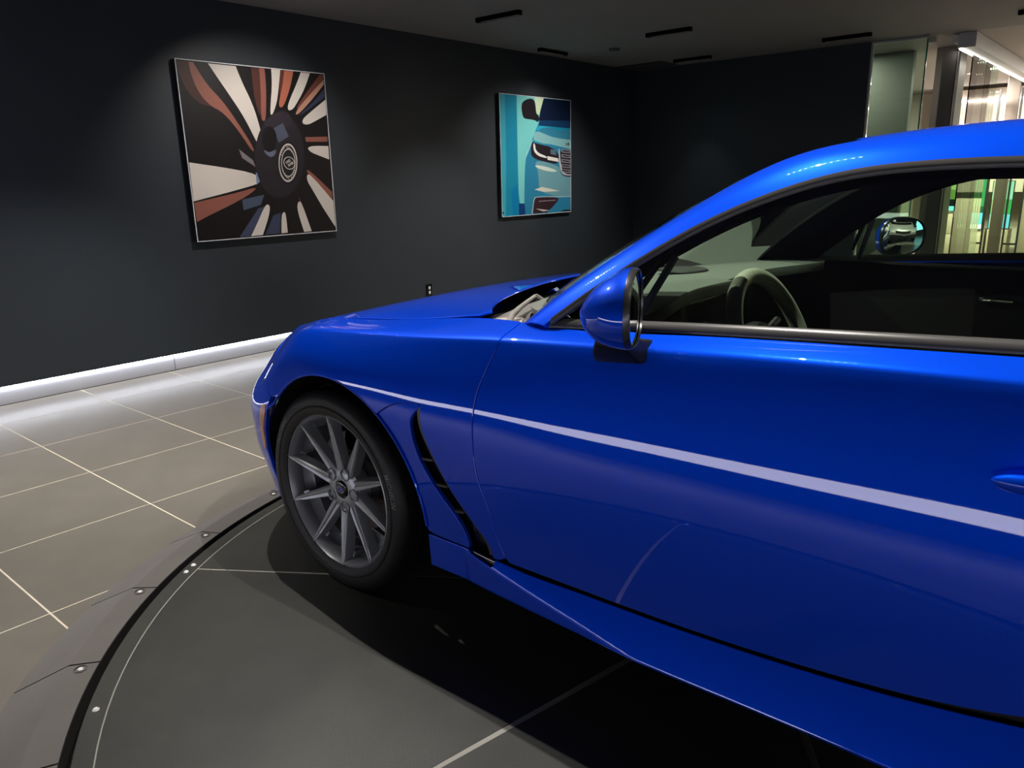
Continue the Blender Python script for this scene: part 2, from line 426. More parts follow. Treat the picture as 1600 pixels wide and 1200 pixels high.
for k in range(8):
    for da in (-.013, .013, math.pi / 8):
        o = bpy.data.objects.new('bolt', blm); COL.objects.link(o); o.parent = deck
        a = SEC0 + k * math.pi / 4 + da; o.location = (1.777 * math.cos(a), 1.777 * math.sin(a), .0004)

# ------------------------------------------------------------------ ceiling downlights
lens_bm = bmesh.new(); bmesh.ops.create_circle(lens_bm, cap_ends=True, radius=.0085, segments=16)
lens_me = bpy.data.meshes.new('lens'); lens_bm.to_mesh(lens_me); lens_bm.free(); lens_me.materials.append(M_LENS)
for p in lens_me.polygons: p.flip()
def downlight(x, y, rot, label, length=.44, power=0, aim=None, angle=60, lit=12, col=(1, .95, .88), blend=.5, size=.009):
    e = empty('ceiling_downlight', (x, y, ZC), rot); tag(e, label, 'ceiling light', 'slot downlights in the ceiling')
    h = length / 2; d = .034
    # a black trim frame standing a little proud of the ceiling with the lenses set deep between its cheeks
    M_CHEEK = mat('cheek_black', (.002, .002, .002), rough=.9, spec=.05)
    for s in (-1, 1): box('cheek', (-h, s * .021 - .004, -d), (h, s * .021 + .004, -.0005), M_CHEEK, e)
    for s in (-1, 1): box('end_cap', (s * h - .004, -.017, -d), (s * h + .004, .017, -.0005), M_CHEEK, e)
    box('backing', (-h + .004, -.017, -.006), (h - .004, .017, -.0005), M_CHEEK, e)
    pitch = (length - .03) / 12
    for k in range(12):
        if abs(k - 5.5) > lit / 2: continue
        o = bpy.data.objects.new('lens', lens_me); COL.objects.link(o); o.parent = e; o.location = ((k - 5.5) * pitch, 0, -.0085)
    if power:
        ld = bpy.data.lights.new('spot', 'SPOT'); ld.energy = power; ld.color = col; ld.spot_size = math.radians(angle); ld.spot_blend = blend; ld.shadow_soft_size = size
        lo = bpy.data.objects.new('spot', ld); COL.objects.link(lo); lo.parent = e; lo.location = (0, 0, -d - .005)
        t = Vector(aim if aim else (x, y, 0)) - Vector((x, y, ZC - d - .005))
        q = t.to_track_quat('-Z', 'Y'); lo.rotation_euler = (Matrix.Rotation(-rot, 4, 'Z') @ q.to_matrix().to_4x4()).to_euler()
    return e
downlight(-2.465, 2.80, 0, 'black slot downlight on the ceiling nearest the wheel picture', power=P_FAR, aim=(-2.95, 3.0, -.07), angle=82, blend=1)
downlight(-1.88, 4.42, 0, 'black slot downlight on the ceiling, middle one of the row along the teal car picture', power=P_FAR * .95, aim=(XL, 4.45, .50), angle=88, blend=1)
downlight(-.84, 5.95, 0, 'slot downlight with glinting lenses in front of the glass panel', power=P_FAR * .12)
downlight(-2.51, 6.08, 0, 'faint slot downlight near the far corner of the ceiling', power=P_FAR * .08)
downlight(.78, 5.83, 0, 'slot downlight at the right edge of the ceiling', power=P_FAR * .12)
downlight(-3.23, 4.51, math.pi / 2, 'short slot downlight beside the left wall, washing the teal car picture', power=P_WASH * .12, aim=(XL + .3, 4.51, .6), angle=100, blend=1)
downlight(-2.2, 1.24, math.pi / 2, 'slot downlight washing the wheel picture', power=P_WASH * 1.35, aim=(XL, 1.24, 1.05), angle=84, blend=1)
downlight(-.90, -.56, 0, 'slot downlight above the nose of the blue car', power=P_CAR, aim=(-.30, -.72, 0), angle=125)
downlight(.72, -.52, 0, 'slot downlight above the door of the blue car', power=P_DOOR, aim=(.72, -.52, .8), angle=95)
downlight(2.30, -.54, 0, 'slot downlight above the tail of the blue car', power=P_DOOR, aim=(2.2, -.4, .8), angle=95)
downlight(.10, 1.10, 0, 'slot downlight beyond the bonnet of the blue car', power=P_DOOR * .6, aim=(.1, .9, 0), angle=95)
downlight(-2.1, -.5, 0, 'slot downlight above the tiles in front of the car', power=P_FLOOR, aim=(-2.5, -.4, 0), angle=84, blend=.8)
downlight(-1.4, -2.3, 0, 'slot downlight above the ramp ring beside the camera', power=P_FLOOR * .8, aim=(-1.6, -1.85, 0), angle=88, blend=.8)
downlight(2.8, -2.9, 0, 'slot downlight behind the camera', power=P_FLOOR * .08, aim=(2.8, -2.9, 0), angle=95)
PRINT_WHEEL=[
((24,19,21),[(0.0,0.0),(1.0,0.0),(1.0,1.0),(0.0,1.0)]),
((66,34,30),[(0.001,0.007),(0.092,0.006),(0.162,0.116),(0.248,0.217),(0.166,0.251),(0.065,0.199),(0.013,0.09)]),
((140,86,74),[(0.076,0.008),(0.102,0.007),(0.172,0.124),(0.261,0.206),(0.348,0.332),(0.438,0.474),(0.423,0.496),(0.353,0.383),(0.253,0.266),(0.178,0.24),(0.112,0.167),(0.082,0.074)]),
((208,198,190),[(0.193,0.006),(0.369,0.006),(0.401,0.097),(0.458,0.215),(0.49,0.347),(0.494,0.389),(0.471,0.458),(0.441,0.401),(0.389,0.29),(0.31,0.173),(0.244,0.08)]),
((80,45,40),[(0.471,0.005),(0.532,0.003),(0.526,0.149),(0.509,0.295),(0.48,0.234),(0.469,0.123)]),
((140,86,74),[(0.526,0.003),(0.562,0.004),(0.563,0.095),(0.547,0.23),(0.535,0.304),(0.513,0.31),(0.504,0.284),(0.521,0.15)]),
((208,198,190),[(0.609,0.002),(0.674,0.002),(0.648,0.12),(0.62,0.216),(0.569,0.292),(0.582,0.197),(0.605,0.092)]),
((90,50,42),[(0.674,0.004),(0.706,0.004),(0.681,0.087),(0.652,0.162),(0.651,0.131)]),
((170,98,76),[(0.701,0.004),(0.768,0.002),(0.742,0.082),(0.7,0.169),(0.665,0.224),(0.636,0.22),(0.652,0.162),(0.681,0.087)]),
((208,198,190),[(0.823,0.004),(0.892,0.004),(0.838,0.107),(0.769,0.197),(0.731,0.237),(0.695,0.235),(0.718,0.179),(0.782,0.079)]),
((105,60,50),[(0.972,0.002),(0.995,0.009),(0.993,0.042),(0.845,0.171),(0.76,0.24),(0.79,0.185)]),
((175,130,110),[(0.994,0.036),(0.994,0.064),(0.886,0.169),(0.761,0.271),(0.757,0.243),(0.846,0.16)]),
((52,56,80),[(0.994,0.091),(0.994,0.14),(0.881,0.212),(0.781,0.27),(0.782,0.261),(0.899,0.179)]),
((208,198,190),[(0.998,0.156),(0.996,0.251),(0.915,0.288),(0.829,0.326),(0.788,0.298),(0.879,0.234)]),
((140,86,74),[(0.814,0.396),(0.99,0.388),(0.986,0.42),(0.818,0.424)]),
((208,198,190),[(0.827,0.448),(0.991,0.448),(0.99,0.534),(0.92,0.512),(0.832,0.484)]),
((140,86,74),[(0.8,0.593),(0.84,0.614),(0.991,0.743),(0.991,0.79),(0.811,0.625)]),
((208,198,190),[(0.804,0.625),(0.831,0.631),(0.927,0.73),(0.995,0.802),(0.996,0.976),(0.914,0.858),(0.829,0.716),(0.797,0.665)]),
((140,86,74),[(0.723,0.762),(0.735,0.794),(0.764,0.87),(0.739,0.84)]),
((208,198,190),[(0.705,0.814),(0.731,0.788),(0.753,0.84),(0.8,0.992),(0.741,0.993),(0.708,0.873)]),
((60,64,88),[(0.451,0.991),(0.522,0.876),(0.576,0.862),(0.555,0.991)]),
((208,198,190),[(0.58,0.879),(0.599,0.857),(0.615,0.863),(0.615,0.989),(0.568,0.991)]),
((66,70,94),[(0.27,0.995),(0.42,0.828),(0.472,0.817),(0.35,0.994)]),
((208,198,190),[(0.465,0.818),(0.492,0.803),(0.506,0.826),(0.481,0.897),(0.432,0.992),(0.35,0.994),(0.411,0.904)]),
((208,198,190),[(0.005,0.553),(0.434,0.612),(0.449,0.666),(0.425,0.687),(0.003,0.771)]),
((120,135,165),[(0.428,0.61),(0.445,0.623),(0.452,0.666),(0.425,0.685)]),
((140,86,74),[(0.004,0.779),(0.274,0.733),(0.423,0.698),(0.408,0.721),(0.291,0.78),(0.108,0.847),(0.007,0.889)]),
((40,35,41),[(0.795,0.513),(0.784,0.571),(0.764,0.627),(0.736,0.677),(0.701,0.718),(0.662,0.749),(0.621,0.767),(0.58,0.772),(0.54,0.765),(0.505,0.745),(0.475,0.714),(0.452,0.673),(0.437,0.625),(0.431,0.572),(0.433,0.517),(0.444,0.461),(0.463,0.409),(0.489,0.361),(0.521,0.321),(0.558,0.291),(0.597,0.271),(0.638,0.262),(0.678,0.267),(0.714,0.284),(0.746,0.312),(0.771,0.352),(0.788,0.4),(0.796,0.455)]),
((48,42,50),[(0.493,0.326),(0.628,0.242),(0.705,0.243),(0.747,0.338),(0.565,0.345)]),
((78,82,100),[(0.579,0.352),(0.655,0.315),(0.69,0.394),(0.612,0.434)]),
((104,108,128),[(0.49,0.473),(0.548,0.492),(0.595,0.47),(0.573,0.515),(0.531,0.524)]),
((70,80,100),[(0.316,0.772),(0.47,0.747),(0.441,0.807),(0.317,0.835)]),
((120,112,116),[(0.33,0.476),(0.418,0.54),(0.431,0.58),(0.347,0.528)]),
((24,19,21),[(0.6,0.413),(0.597,0.43),(0.591,0.446),(0.583,0.461),(0.573,0.473),(0.562,0.483),(0.55,0.489),(0.538,0.491),(0.526,0.489),(0.516,0.484),(0.507,0.475),(0.5,0.463),(0.496,0.448),(0.494,0.432),(0.494,0.415),(0.498,0.398),(0.503,0.382),(0.511,0.368),(0.521,0.355),(0.532,0.346),(0.544,0.34),(0.556,0.338),(0.567,0.339),(0.578,0.344),(0.587,0.353),(0.594,0.365),(0.599,0.379),(0.601,0.395)]),
((30,27,32),[(0.749,0.554),(0.743,0.585),(0.734,0.613),(0.721,0.639),(0.705,0.661),(0.688,0.677),(0.669,0.686),(0.651,0.689),(0.633,0.686),(0.617,0.676),(0.603,0.659),(0.593,0.638),(0.586,0.613),(0.584,0.585),(0.585,0.555),(0.591,0.526),(0.6,0.498),(0.612,0.472),(0.627,0.451),(0.644,0.435),(0.662,0.425),(0.681,0.421),(0.699,0.424),(0.715,0.434),(0.729,0.449),(0.739,0.47),(0.747,0.496),(0.75,0.524)]),
((208,198,190),[(0.736,0.554),(0.732,0.581),(0.724,0.607),(0.713,0.629),(0.699,0.648),(0.684,0.662),(0.668,0.671),(0.652,0.674),(0.637,0.671),(0.624,0.662),(0.612,0.647),(0.603,0.629),(0.598,0.606),(0.595,0.581),(0.597,0.555),(0.601,0.529),(0.609,0.504),(0.62,0.482),(0.633,0.463),(0.648,0.449),(0.663,0.44),(0.679,0.437),(0.694,0.439),(0.708,0.448),(0.72,0.461),(0.729,0.48),(0.735,0.503),(0.738,0.528)]),
((30,27,32),[(0.728,0.554),(0.724,0.579),(0.717,0.602),(0.707,0.622),(0.695,0.639),(0.682,0.652),(0.668,0.66),(0.654,0.663),(0.64,0.66),(0.628,0.652),(0.618,0.639),(0.61,0.622),(0.605,0.601),(0.603,0.579),(0.604,0.555),(0.609,0.531),(0.616,0.509),(0.625,0.488),(0.637,0.471),(0.65,0.459),(0.664,0.45),(0.678,0.447),(0.691,0.45),(0.704,0.458),(0.714,0.47),(0.722,0.487),(0.727,0.507),(0.729,0.53)]),
((208,198,190),[(0.722,0.554),(0.718,0.574),(0.712,0.593),(0.704,0.61),(0.694,0.624),(0.683,0.634),(0.671,0.641),(0.659,0.643),(0.647,0.641),(0.637,0.634),(0.628,0.623),(0.621,0.609),(0.617,0.593),(0.615,0.574),(0.616,0.555),(0.62,0.535),(0.626,0.517),(0.634,0.5),(0.643,0.487),(0.655,0.476),(0.666,0.469),(0.678,0.467),(0.69,0.469),(0.7,0.475),(0.709,0.486),(0.716,0.499),(0.721,0.516),(0.722,0.535)]),
((30,27,32),[(0.716,0.554),(0.713,0.573),(0.708,0.59),(0.7,0.606),(0.691,0.619),(0.681,0.628),(0.67,0.634),(0.659,0.636),(0.649,0.634),(0.64,0.628),(0.632,0.618),(0.626,0.605),(0.622,0.59),(0.62,0.573),(0.621,0.555),(0.625,0.537),(0.63,0.52),(0.637,0.504),(0.646,0.492),(0.656,0.482),(0.667,0.476),(0.678,0.474),(0.688,0.475),(0.697,0.481),(0.705,0.491),(0.711,0.504),(0.715,0.519),(0.717,0.536)]),
((208,198,190),[(0.713,0.54),(0.716,0.549),(0.718,0.558),(0.717,0.567),(0.714,0.575),(0.709,0.583),(0.703,0.589),(0.695,0.594),(0.686,0.596),(0.676,0.597),(0.667,0.596),(0.658,0.593),(0.649,0.588),(0.643,0.581),(0.637,0.573),(0.634,0.565),(0.632,0.556),(0.633,0.547),(0.636,0.539),(0.641,0.531),(0.647,0.525),(0.655,0.52),(0.664,0.518),(0.673,0.517),(0.683,0.518),(0.692,0.521),(0.7,0.526),(0.707,0.533)]),
((30,27,32),[(0.708,0.542),(0.711,0.55),(0.712,0.558),(0.712,0.565),(0.709,0.573),(0.705,0.579),(0.699,0.585),(0.692,0.589),(0.684,0.591),(0.676,0.592),(0.668,0.591),(0.66,0.588),(0.653,0.584),(0.647,0.578),(0.642,0.571),(0.639,0.564),(0.638,0.556),(0.638,0.548),(0.641,0.541),(0.645,0.535),(0.651,0.529),(0.658,0.525),(0.665,0.523),(0.673,0.522),(0.682,0.523),(0.69,0.526),(0.697,0.53),(0.703,0.536)]),
]
PRINT_CAR=[
((22,140,172),[(0.0,0.0),(1.0,0.0),(1.0,1.0),(0.0,1.0)]),
((60,168,190),[(0.001,0.002),(0.068,0.001),(0.068,0.578),(0.044,1.0),(0.0,1.0)]),
((120,206,204),[(0.222,0.001),(0.614,0.0),(0.577,0.133),(0.42,0.358),(0.334,0.478),(0.308,0.678),(0.297,0.991),(0.225,0.902),(0.22,0.578)]),
((0,128,180),[(0.123,0.775),(0.22,0.727),(0.218,1.0),(0.138,1.0)]),
((10,60,120),[(0.225,0.897),(0.3,0.9),(0.317,0.997),(0.222,1.0)]),
((205,225,190),[(0.466,0.002),(0.597,0.001),(0.543,0.143),(0.489,0.142)]),
((34,27,34),[(0.279,0.074),(0.316,0.038),(0.397,0.014),(0.459,0.02),(0.481,0.068),(0.486,0.142),(0.529,0.145),(0.524,0.215),(0.458,0.188),(0.343,0.188),(0.298,0.175)]),
((14,28,56),[(0.597,0.003),(1.0,0.002),(1.0,0.198),(0.524,0.22),(0.529,0.145)]),
((22,60,100),[(0.528,0.19),(1.0,0.177),(1.0,0.244),(0.523,0.235)]),
((40,170,200),[(0.498,0.238),(0.625,0.238),(0.747,0.246),(0.773,0.273),(0.463,0.282)]),
((52,130,160),[(0.472,0.275),(0.625,0.244),(0.747,0.246),(0.773,0.273),(1.0,0.248),(1.0,0.347),(0.727,0.332)]),
((132,186,190),[(0.463,0.277),(0.589,0.298),(0.727,0.332),(1.0,0.347),(1.0,0.431),(0.761,0.419),(0.519,0.376),(0.428,0.358)]),
((44,130,165),[(0.428,0.358),(1.0,0.429),(1.0,1.0),(0.309,0.994),(0.311,0.658),(0.333,0.498)]),
((110,160,170),[(0.431,0.518),(0.829,0.578),(1.0,0.686),(1.0,0.858),(0.507,0.834),(0.512,0.629)]),
((160,215,215),[(0.428,0.348),(0.439,0.357),(0.35,0.488),(0.329,0.518),(0.337,0.478)]),
((40,32,38),[(0.416,0.368),(0.46,0.385),(0.796,0.425),(0.833,0.57),(0.635,0.549),(0.423,0.515),(0.4,0.458)]),
((90,110,125),[(0.69,0.434),(0.769,0.439),(0.777,0.487),(0.689,0.475)]),
((235,235,232),[(0.435,0.385),(0.465,0.389),(0.475,0.462),(0.636,0.496),(0.636,0.517),(0.449,0.482)]),
((228,222,215),[(0.64,0.494),(0.804,0.513),(0.812,0.545),(0.644,0.527)]),
((46,38,44),[(0.818,0.422),(1.0,0.438),(1.0,0.682),(0.882,0.676),(0.82,0.62)]),
((190,200,205),[(0.807,0.424),(0.829,0.427),(0.847,0.599),(0.901,0.653),(1.0,0.659),(1.0,0.669),(0.886,0.665),(0.825,0.615)]),
((30,38,44),[(0.928,0.378),(0.943,0.375),(0.942,0.397),(0.928,0.395)]),
((30,38,44),[(0.954,0.373),(0.979,0.375),(0.972,0.398),(0.957,0.396)]),
((150,150,160),[(0.854,0.431),(0.99,0.438),(0.989,0.466),(0.861,0.459)]),
((46,38,44),[(0.868,0.438),(0.978,0.445),(0.978,0.458),(0.874,0.452)]),
((150,150,160),[(0.853,0.475),(0.989,0.483),(0.989,0.51),(0.86,0.503)]),
((46,38,44),[(0.868,0.482),(0.978,0.489),(0.977,0.503),(0.873,0.496)]),
((150,150,160),[(0.852,0.519),(0.988,0.527),(0.988,0.555),(0.859,0.547)]),
((46,38,44),[(0.867,0.526),(0.977,0.534),(0.977,0.547),(0.872,0.54)]),
((150,150,160),[(0.851,0.564),(0.988,0.572),(0.987,0.6),(0.858,0.591)]),
((46,38,44),[(0.866,0.57),(0.976,0.578),(0.976,0.592),(0.871,0.585)]),
((150,150,160),[(0.851,0.608),(0.987,0.617),(0.986,0.645),(0.857,0.635)]),
((46,38,44),[(0.865,0.614),(0.976,0.623),(0.975,0.637),(0.87,0.629)]),
((205,218,206),[(0.421,0.57),(0.599,0.58),(0.796,0.622),(0.756,0.637),(0.547,0.615)]),
((210,214,196),[(0.444,0.784),(0.56,0.763),(0.829,0.806),(0.576,0.807)]),
((170,195,205),[(0.4,0.993),(0.431,0.858),(0.469,0.842),(0.998,0.858),(0.998,0.865),(0.828,0.862),(0.481,0.85),(0.445,0.864),(0.421,0.993)]),
((54,36,42),[(0.441,0.865),(0.481,0.85),(0.824,0.862),(0.787,0.9),(0.714,0.946),(0.624,0.993),(0.417,0.992)]),
((200,190,190),[(0.456,0.952),(0.572,0.963),(0.677,0.976),(0.572,0.982)]),
((48,36,44),[(0.84,0.993),(0.895,0.979),(1.0,0.987),(1.0,1.0)]),
((150,140,145),[(0.505,0.886),(0.76,0.884),(0.76,0.89),(0.505,0.892)]),
((10,14,20),[(0.005,0.961),(0.019,0.961),(0.018,0.979),(0.004,0.978)]),
]

# ------------------------------------------------------------------ pictures on the left wall
def print_material(name):
    m = bpy.data.materials.new(name); m.use_nodes = True; N = m.node_tree.nodes; L = m.node_tree.links; p = N['Principled BSDF']
    a = N.new('ShaderNodeVertexColor'); a.layer_name = 'ink'; L.new(a.outputs[0], p.inputs['Base Color']); p.inputs['Roughness'].default_value = .4
    p.inputs['Specular IOR Level'].default_value = .3
    return m
M_INK = print_material('printed_ink')
def soften(poly):
    """round the inner corners of a printed shape; points on the border of the print stay"""
    if len(poly) <= 4: return poly
    for _ in range(2):
        out = []; n = len(poly)
        for i in range(n):
            a, b, c = poly[i - 1], poly[i], poly[(i + 1) % n]
            if min(b[0], b[1], 1 - b[0], 1 - b[1]) < .012: out.append(b); continue
            out += [(b[0] * .72 + a[0] * .28, b[1] * .72 + a[1] * .28), (b[0] * .72 + c[0] * .28, b[1] * .72 + c[1] * .28)]
        poly = out
    return poly
def picture(name, label, y0, z0, size, shapes, extra=None, hub=None):
    e = empty(name, (XL, y0, z0)); tag(e, label, 'picture', 'pictures on the left wall')
    bd = box('canvas', (.004, 0, 0), (.045, size, size), PRINT_BASE, e)
    fr = .005
    for nm, lo, hi in (('canvas_side', (.004, -.004, -.004), (.041, 0, size + .004)), ('canvas_side', (.004, size, -.004), (.041, size + .004, size + .004)), ('canvas_side', (.004, 0, -.004), (.041, size, 0)), ('canvas_side', (.004, 0, size), (.041, size, size + .004))):
        box(nm, lo, hi, PRINT_BASE, e)
    for nm, lo, hi in (('frame_edge', (.0412, -fr, -fr), (.047, 0, size + fr)), ('frame_edge', (.0412, size, -fr), (.047, size + fr, size + fr)),
                       ('frame_edge', (.0412, 0, -fr), (.047, size, 0)), ('frame_edge', (.0412, 0, size), (.047, size, size + fr))):
        box(nm, lo, hi, M_WHITE, e)
    vs = []; fs = []; cols = []
    tris = []
    for k, (c, poly) in enumerate(shapes):
        x = .0452 + k * .00004
        cc = lin(c); poly = soften(poly)
        pv = [Vector((x, u * size, (1 - v) * size)) for u, v in poly]
        for t in geometry.tessellate_polygon([pv]):
            b = len(vs)
            q = [pv[i] for i in t]
            n = (q[1] - q[0]).cross(q[2] - q[0])
            if n.x < 0: q = q[::-1]
            vs += q; fs.append((b, b + 1, b + 2))
            for v_ in q:
                f_ = 1.0
                if hub and k: f_ = .70 + .42 * min(1, math.hypot(v_.y / size - hub[0], 1 - v_.z / size - hub[1]) / .55)
                cols.append((cc[0] * f_, cc[1] * f_, cc[2] * f_, 1))
    if extra:
        for (tv, tf, c, x) in extra:
            b = len(vs); vs += [Vector((x, p[0] * size, (1 - p[1]) * size)) for p in tv]
            for f in tf: fs.append(tuple(b + i for i in f)); 
            cols += [lin(c)] * len(tv)
    me = bpy.data.meshes.new('print'); me.from_pydata([tuple(v) for v in vs], [], fs); me.update()
    at = me.color_attributes.new('ink', 'FLOAT_COLOR', 'POINT')
    for i, c in enumerate(cols): at.data[i].color = c
    link('print', me, M_INK, e)
    return e
# badge lettering on the wheel print: two ring words and two words in the oval
bx, by = .666, .555        # badge centre in print coordinates
extra = []
def ring_word(txt, a_mid, r, sz, flip):
    n = len(txt); da = sz * .92 / r
    for i, ch in enumerate(txt):
        if ch == ' ': continue
        a = a_mid + (i - (n - 1) / 2) * da * (-1 if not flip else 1)
        tv, tf = text_mesh(ch, sz)
        rot = a - math.pi / 2 if not flip else a + math.pi / 2
        q = [(x * math.cos(rot) - y * math.sin(rot) + r * math.cos(a), x * math.sin(rot) + y * math.cos(rot) + r * math.sin(a)) for x, y, z in tv]
        extra.append(([(bx + x * .52, by - y) for x, y in q], tf, (208, 198, 190), .0472))
ring_word('RANGE ROVER', math.pi / 2 + .15, .0965, .019, False)
ring_word('RANGE ROVER', -math.pi / 2 + .15, .0965, .019, True)
for txt, dx, dy in (('LAND', -.004, .010), ('ROVER', .006, -.012)):
    tv, tf = text_mesh(txt, .023, offset=.0003)
    r_ = .42; extra.append(([(bx + (x * .62 + dx) * math.cos(r_) - (y + dy) * math.sin(r_) + .009, by - ((x * .62 + dx) * math.sin(r_) + (y + dy) * math.cos(r_))) for x, y, z in tv], tf, (208, 198, 190), .0472))
picture('wall_picture', 'large square print of a copper and silver alloy wheel on the dark left wall', .640, .826, 1.197, PRINT_WHEEL, extra, hub=(.66, .55))
picture('wall_picture', 'square print of a teal car front with headlight, further along the left wall', 3.922, .832, 1.180, PRINT_CAR)

# outlet
e = empty('wall_outlet', (XL, 2.885, .205)); tag(e, 'small black power outlet with two white sockets low on the left wall', 'outlet')
box('cover_plate', (.0005, -.037, -.058), (.006, .037, .058), M_GLOSSBLK, e, bev=.002)
for dz in (-.021, .021): box('socket', (.006, -.006, dz - .014), (.0085, .016, dz + .014), M_WHITE, e, bev=.001)

# smoke detector, slot vent
e = empty('smoke_detector', (-2.754, 4.90, ZC)); tag(e, 'small round detector on the ceiling near the far corner', 'detector')
lathe('housing', [(-.0005, .0001), (-.0005, .055), (-.012, .055), (-.026, .040), (-.028, .0001)], mat('detector_grey', (.10, .10, .10), rough=.5), e, axis='z', n=32)
lathe('grille_ring', [(-.014, .0545), (-.019, .0500), (-.0185, .047)], M_BLACK, e, axis='z', n=32)
e = empty('ceiling_vent', (-3.2, 6.25, ZC)); tag(e, 'dark rectangular air vent in the far corner of the ceiling', 'vent')
for nm, lo, hi in (('vent_frame', (-.30, -.20, -.006), (.33, -.165, -.0005)), ('vent_frame', (-.30, .165, -.006), (.33, .20, -.0005)), ('vent_frame', (-.30, -.165, -.006), (-.265, .165, -.0005)), ('vent_frame', (.295, -.165, -.006), (.33, .165, -.0005))):
    box(nm, lo, hi, M_PLASTIC, e)
for k in range(7): box('slat', (-.265, -.15 + k * .046, -.004), (.295, -.135 + k * .046, -.0008), mat('vent_grey', (.05, .05, .05), rough=.5), e)

# ------------------------------------------------------------------ glass front of the neighbouring showroom
g = empty('glass_partition', (-.53, YB + .05, ZF)); tag(g, 'fixed glass panel with pale frame at the end of the dark back wall', 'glass panel')
HC = ZC - ZF - .003
box('pane', (-.235, -.006, .02), (.245, .006, HC - .02), M_PANE, g)
box('pane_edge', (.2455, -.0065, .02), (.2585, .0065, HC - .02), M_PANEEDGE, g)
box('side_channel', (-.258, -.02, .0), (-.236, .02, HC), M_ALU, g); box('top_channel', (-.235, -.02, HC - .02), (.258, .02, HC - .0), M_ALU, g)
box('floor_channel', (-.235, -.02, .0), (.258, .02, .02), M_ALU, g)
box('door_patch_fitting', (.262, -.02, HC - .065), (.33, .02, HC - .012), M_CHROME, g)
struct(box('wall_partition', (-3.0, 7.5, ZF), (-.62, 7.6, ZC), M_SAGE))
struct(box('wall_pillar', (-.40, 7.5, ZF), (-.17, 7.8, ZC), M_GREYPANEL))
e = empty('door_jamb', (-.12, YB + .25, ZF)); tag(e, 'warm grey door jamb panel beside the glass panel edge', 'door jamb')
box('jamb_panel', (-.055, 0, 0), (.065, .04, HC - .14), M_GREYPANEL, e); box('jamb_edge', (.0655, -.002, 0), (.073, .042, HC - .14), M_BLACK, e)
# white header rail running away from the camera with a light line below it
e = empty('header_rail', (0, 0, ZC)); tag(e, 'white header rail with a light line running back into the showroom', 'rail')
box('fascia', (-.03, YB + .12, -.135), (.12, 11.2, -.002), mat('rail_white', (.62, .62, .64), rough=.5), e)
box('rail_bracket', (-.075, YB + .10, -.085), (-.031, YB + .45, -.02), M_WHITE, e)
box('light_line', (-.02, YB + .15, -.147), (.005, 11.1, -.1355), M_SHOPLED, e)
e = empty('glass_wall', (.02, 0, ZF)); tag(e, 'clear glass wall of two panes below the white header rail', 'glass wall')
for k in range(2): box('pane', (-.006, 7.1 + k * .7, .02), (.006, 7.1 + k * .7 + .69, HC - .15), M_PANE, e)

# showroom behind
struct(box('wall_showroom', (-6, 13.0, ZF), (XR, 13.2, ZC), mat('cream_wall', (.55, .49, .42), rough=.6)))
struct(box('wall_showroom_side', (-3.2, 7.6, ZF), (-3.1, 13.0, ZC), M_SAGE))
def cab(x0, x1, y0, y1, z1, label, seam=None):
    e = empty('display_cabinet', ((x0 + x1) / 2, y0, ZF)); tag(e, label, 'cabinet', 'beige display cabinets in the showroom')
    hw = (x1 - x0) / 2
    box('carcass', (-hw, .02, 0), (hw, y1 - y0, z1 - ZF), M_BEIGE, e)
    zs = seam or [0, (z1 - ZF)]
    for a, b in zip(zs[:-1], zs[1:]): box('front_panel', (-hw + .004, 0, a + .004), (hw - .004, .0195, b - .004), M_BEIGE, e, bev=.002)
    return e
cab(-1.15, -.74, 11.4, 11.9, .55, 'beige display cabinet with two front panels under a green backlit print', [0, .30, .62])
cab(-.735, -.40, 11.4, 11.9, .30, 'lower beige display cabinet under the teal backlit screen')
cab(-.37, -.09, 11.58, 11.9, .30, 'narrow beige display cabinet under the narrow green and blue print')
cab(.05, 1.2, 11.4, 11.9, .75, 'wide beige display cabinet right of the dark posts')
def screen(name, lo, hi, stripes, label):
    e = empty(name, ((lo[0] + hi[0]) / 2, lo[1], lo[2])); tag(e, label, 'screen')
    hw = (hi[0] - lo[0]) / 2; hh = hi[2] - lo[2]
    box('housing', (-hw - .01, .002, -.01), (hw + .01, .05, hh + .01), M_PLASTIC, e)
    for k, (a, b, c, s) in enumerate(stripes):
        box('lit_area', (-hw, -.004, hh * a), (hw, .0015, hh * b), emit_mat('lit_%s_%d' % (name, k), lin(c)[:3], s), e)
screen('backlit_print', (-1.16, 11.38, .58), (-.76, 11.42, 1.15), [(0, .12, (120, 235, 215), 2.2), (.12, .30, (40, 60, 50), .6), (.30, .55, (120, 170, 80), 1.0), (.55, 1, (160, 200, 120), 1.2)], 'green backlit print on the left beige cabinet in the showroom')
screen('backlit_screen', (-.72, 11.38, .32), (-.42, 11.42, 1.1), [(0, .08, (240, 245, 245), 3), (.08, .3, (110, 205, 230), 2.2), (.3, .42, (40, 130, 90), 1), (.42, 1, (70, 180, 110), 1.4)], 'teal backlit screen showing a landscape right of the green print')
screen('backlit_print', (-.36, 11.6, .32), (-.10, 11.64, 1.0), [(0, .3, (110, 200, 230), 2), (.3, .62, (80, 190, 110), 1.3), (.62, 1, (160, 225, 200), 1.6)], 'narrow green and blue backlit print between the black pull frames')
def pull_frame(x, label):
    e = empty('door_pull_frame', (x, 10.7, ZF)); tag(e, label, 'pull frame', 'black pull frames in the showroom')
    for dx in (-.085, .085): box('upright', (dx - .012, -.012, .0), (dx + .012, .012, 2.3), M_BLACK, e)
    box('crossbar', (-.072, -.01, .22), (.072, .01, .245), M_BLACK, e); box('top_bar', (-.072, -.01, 2.25), (.072, .01, 2.28), M_BLACK, e)
pull_frame(-.37, 'black vertical pull frame in front of the teal screen'); pull_frame(.06, 'black vertical pull frame beside the dark brown post')
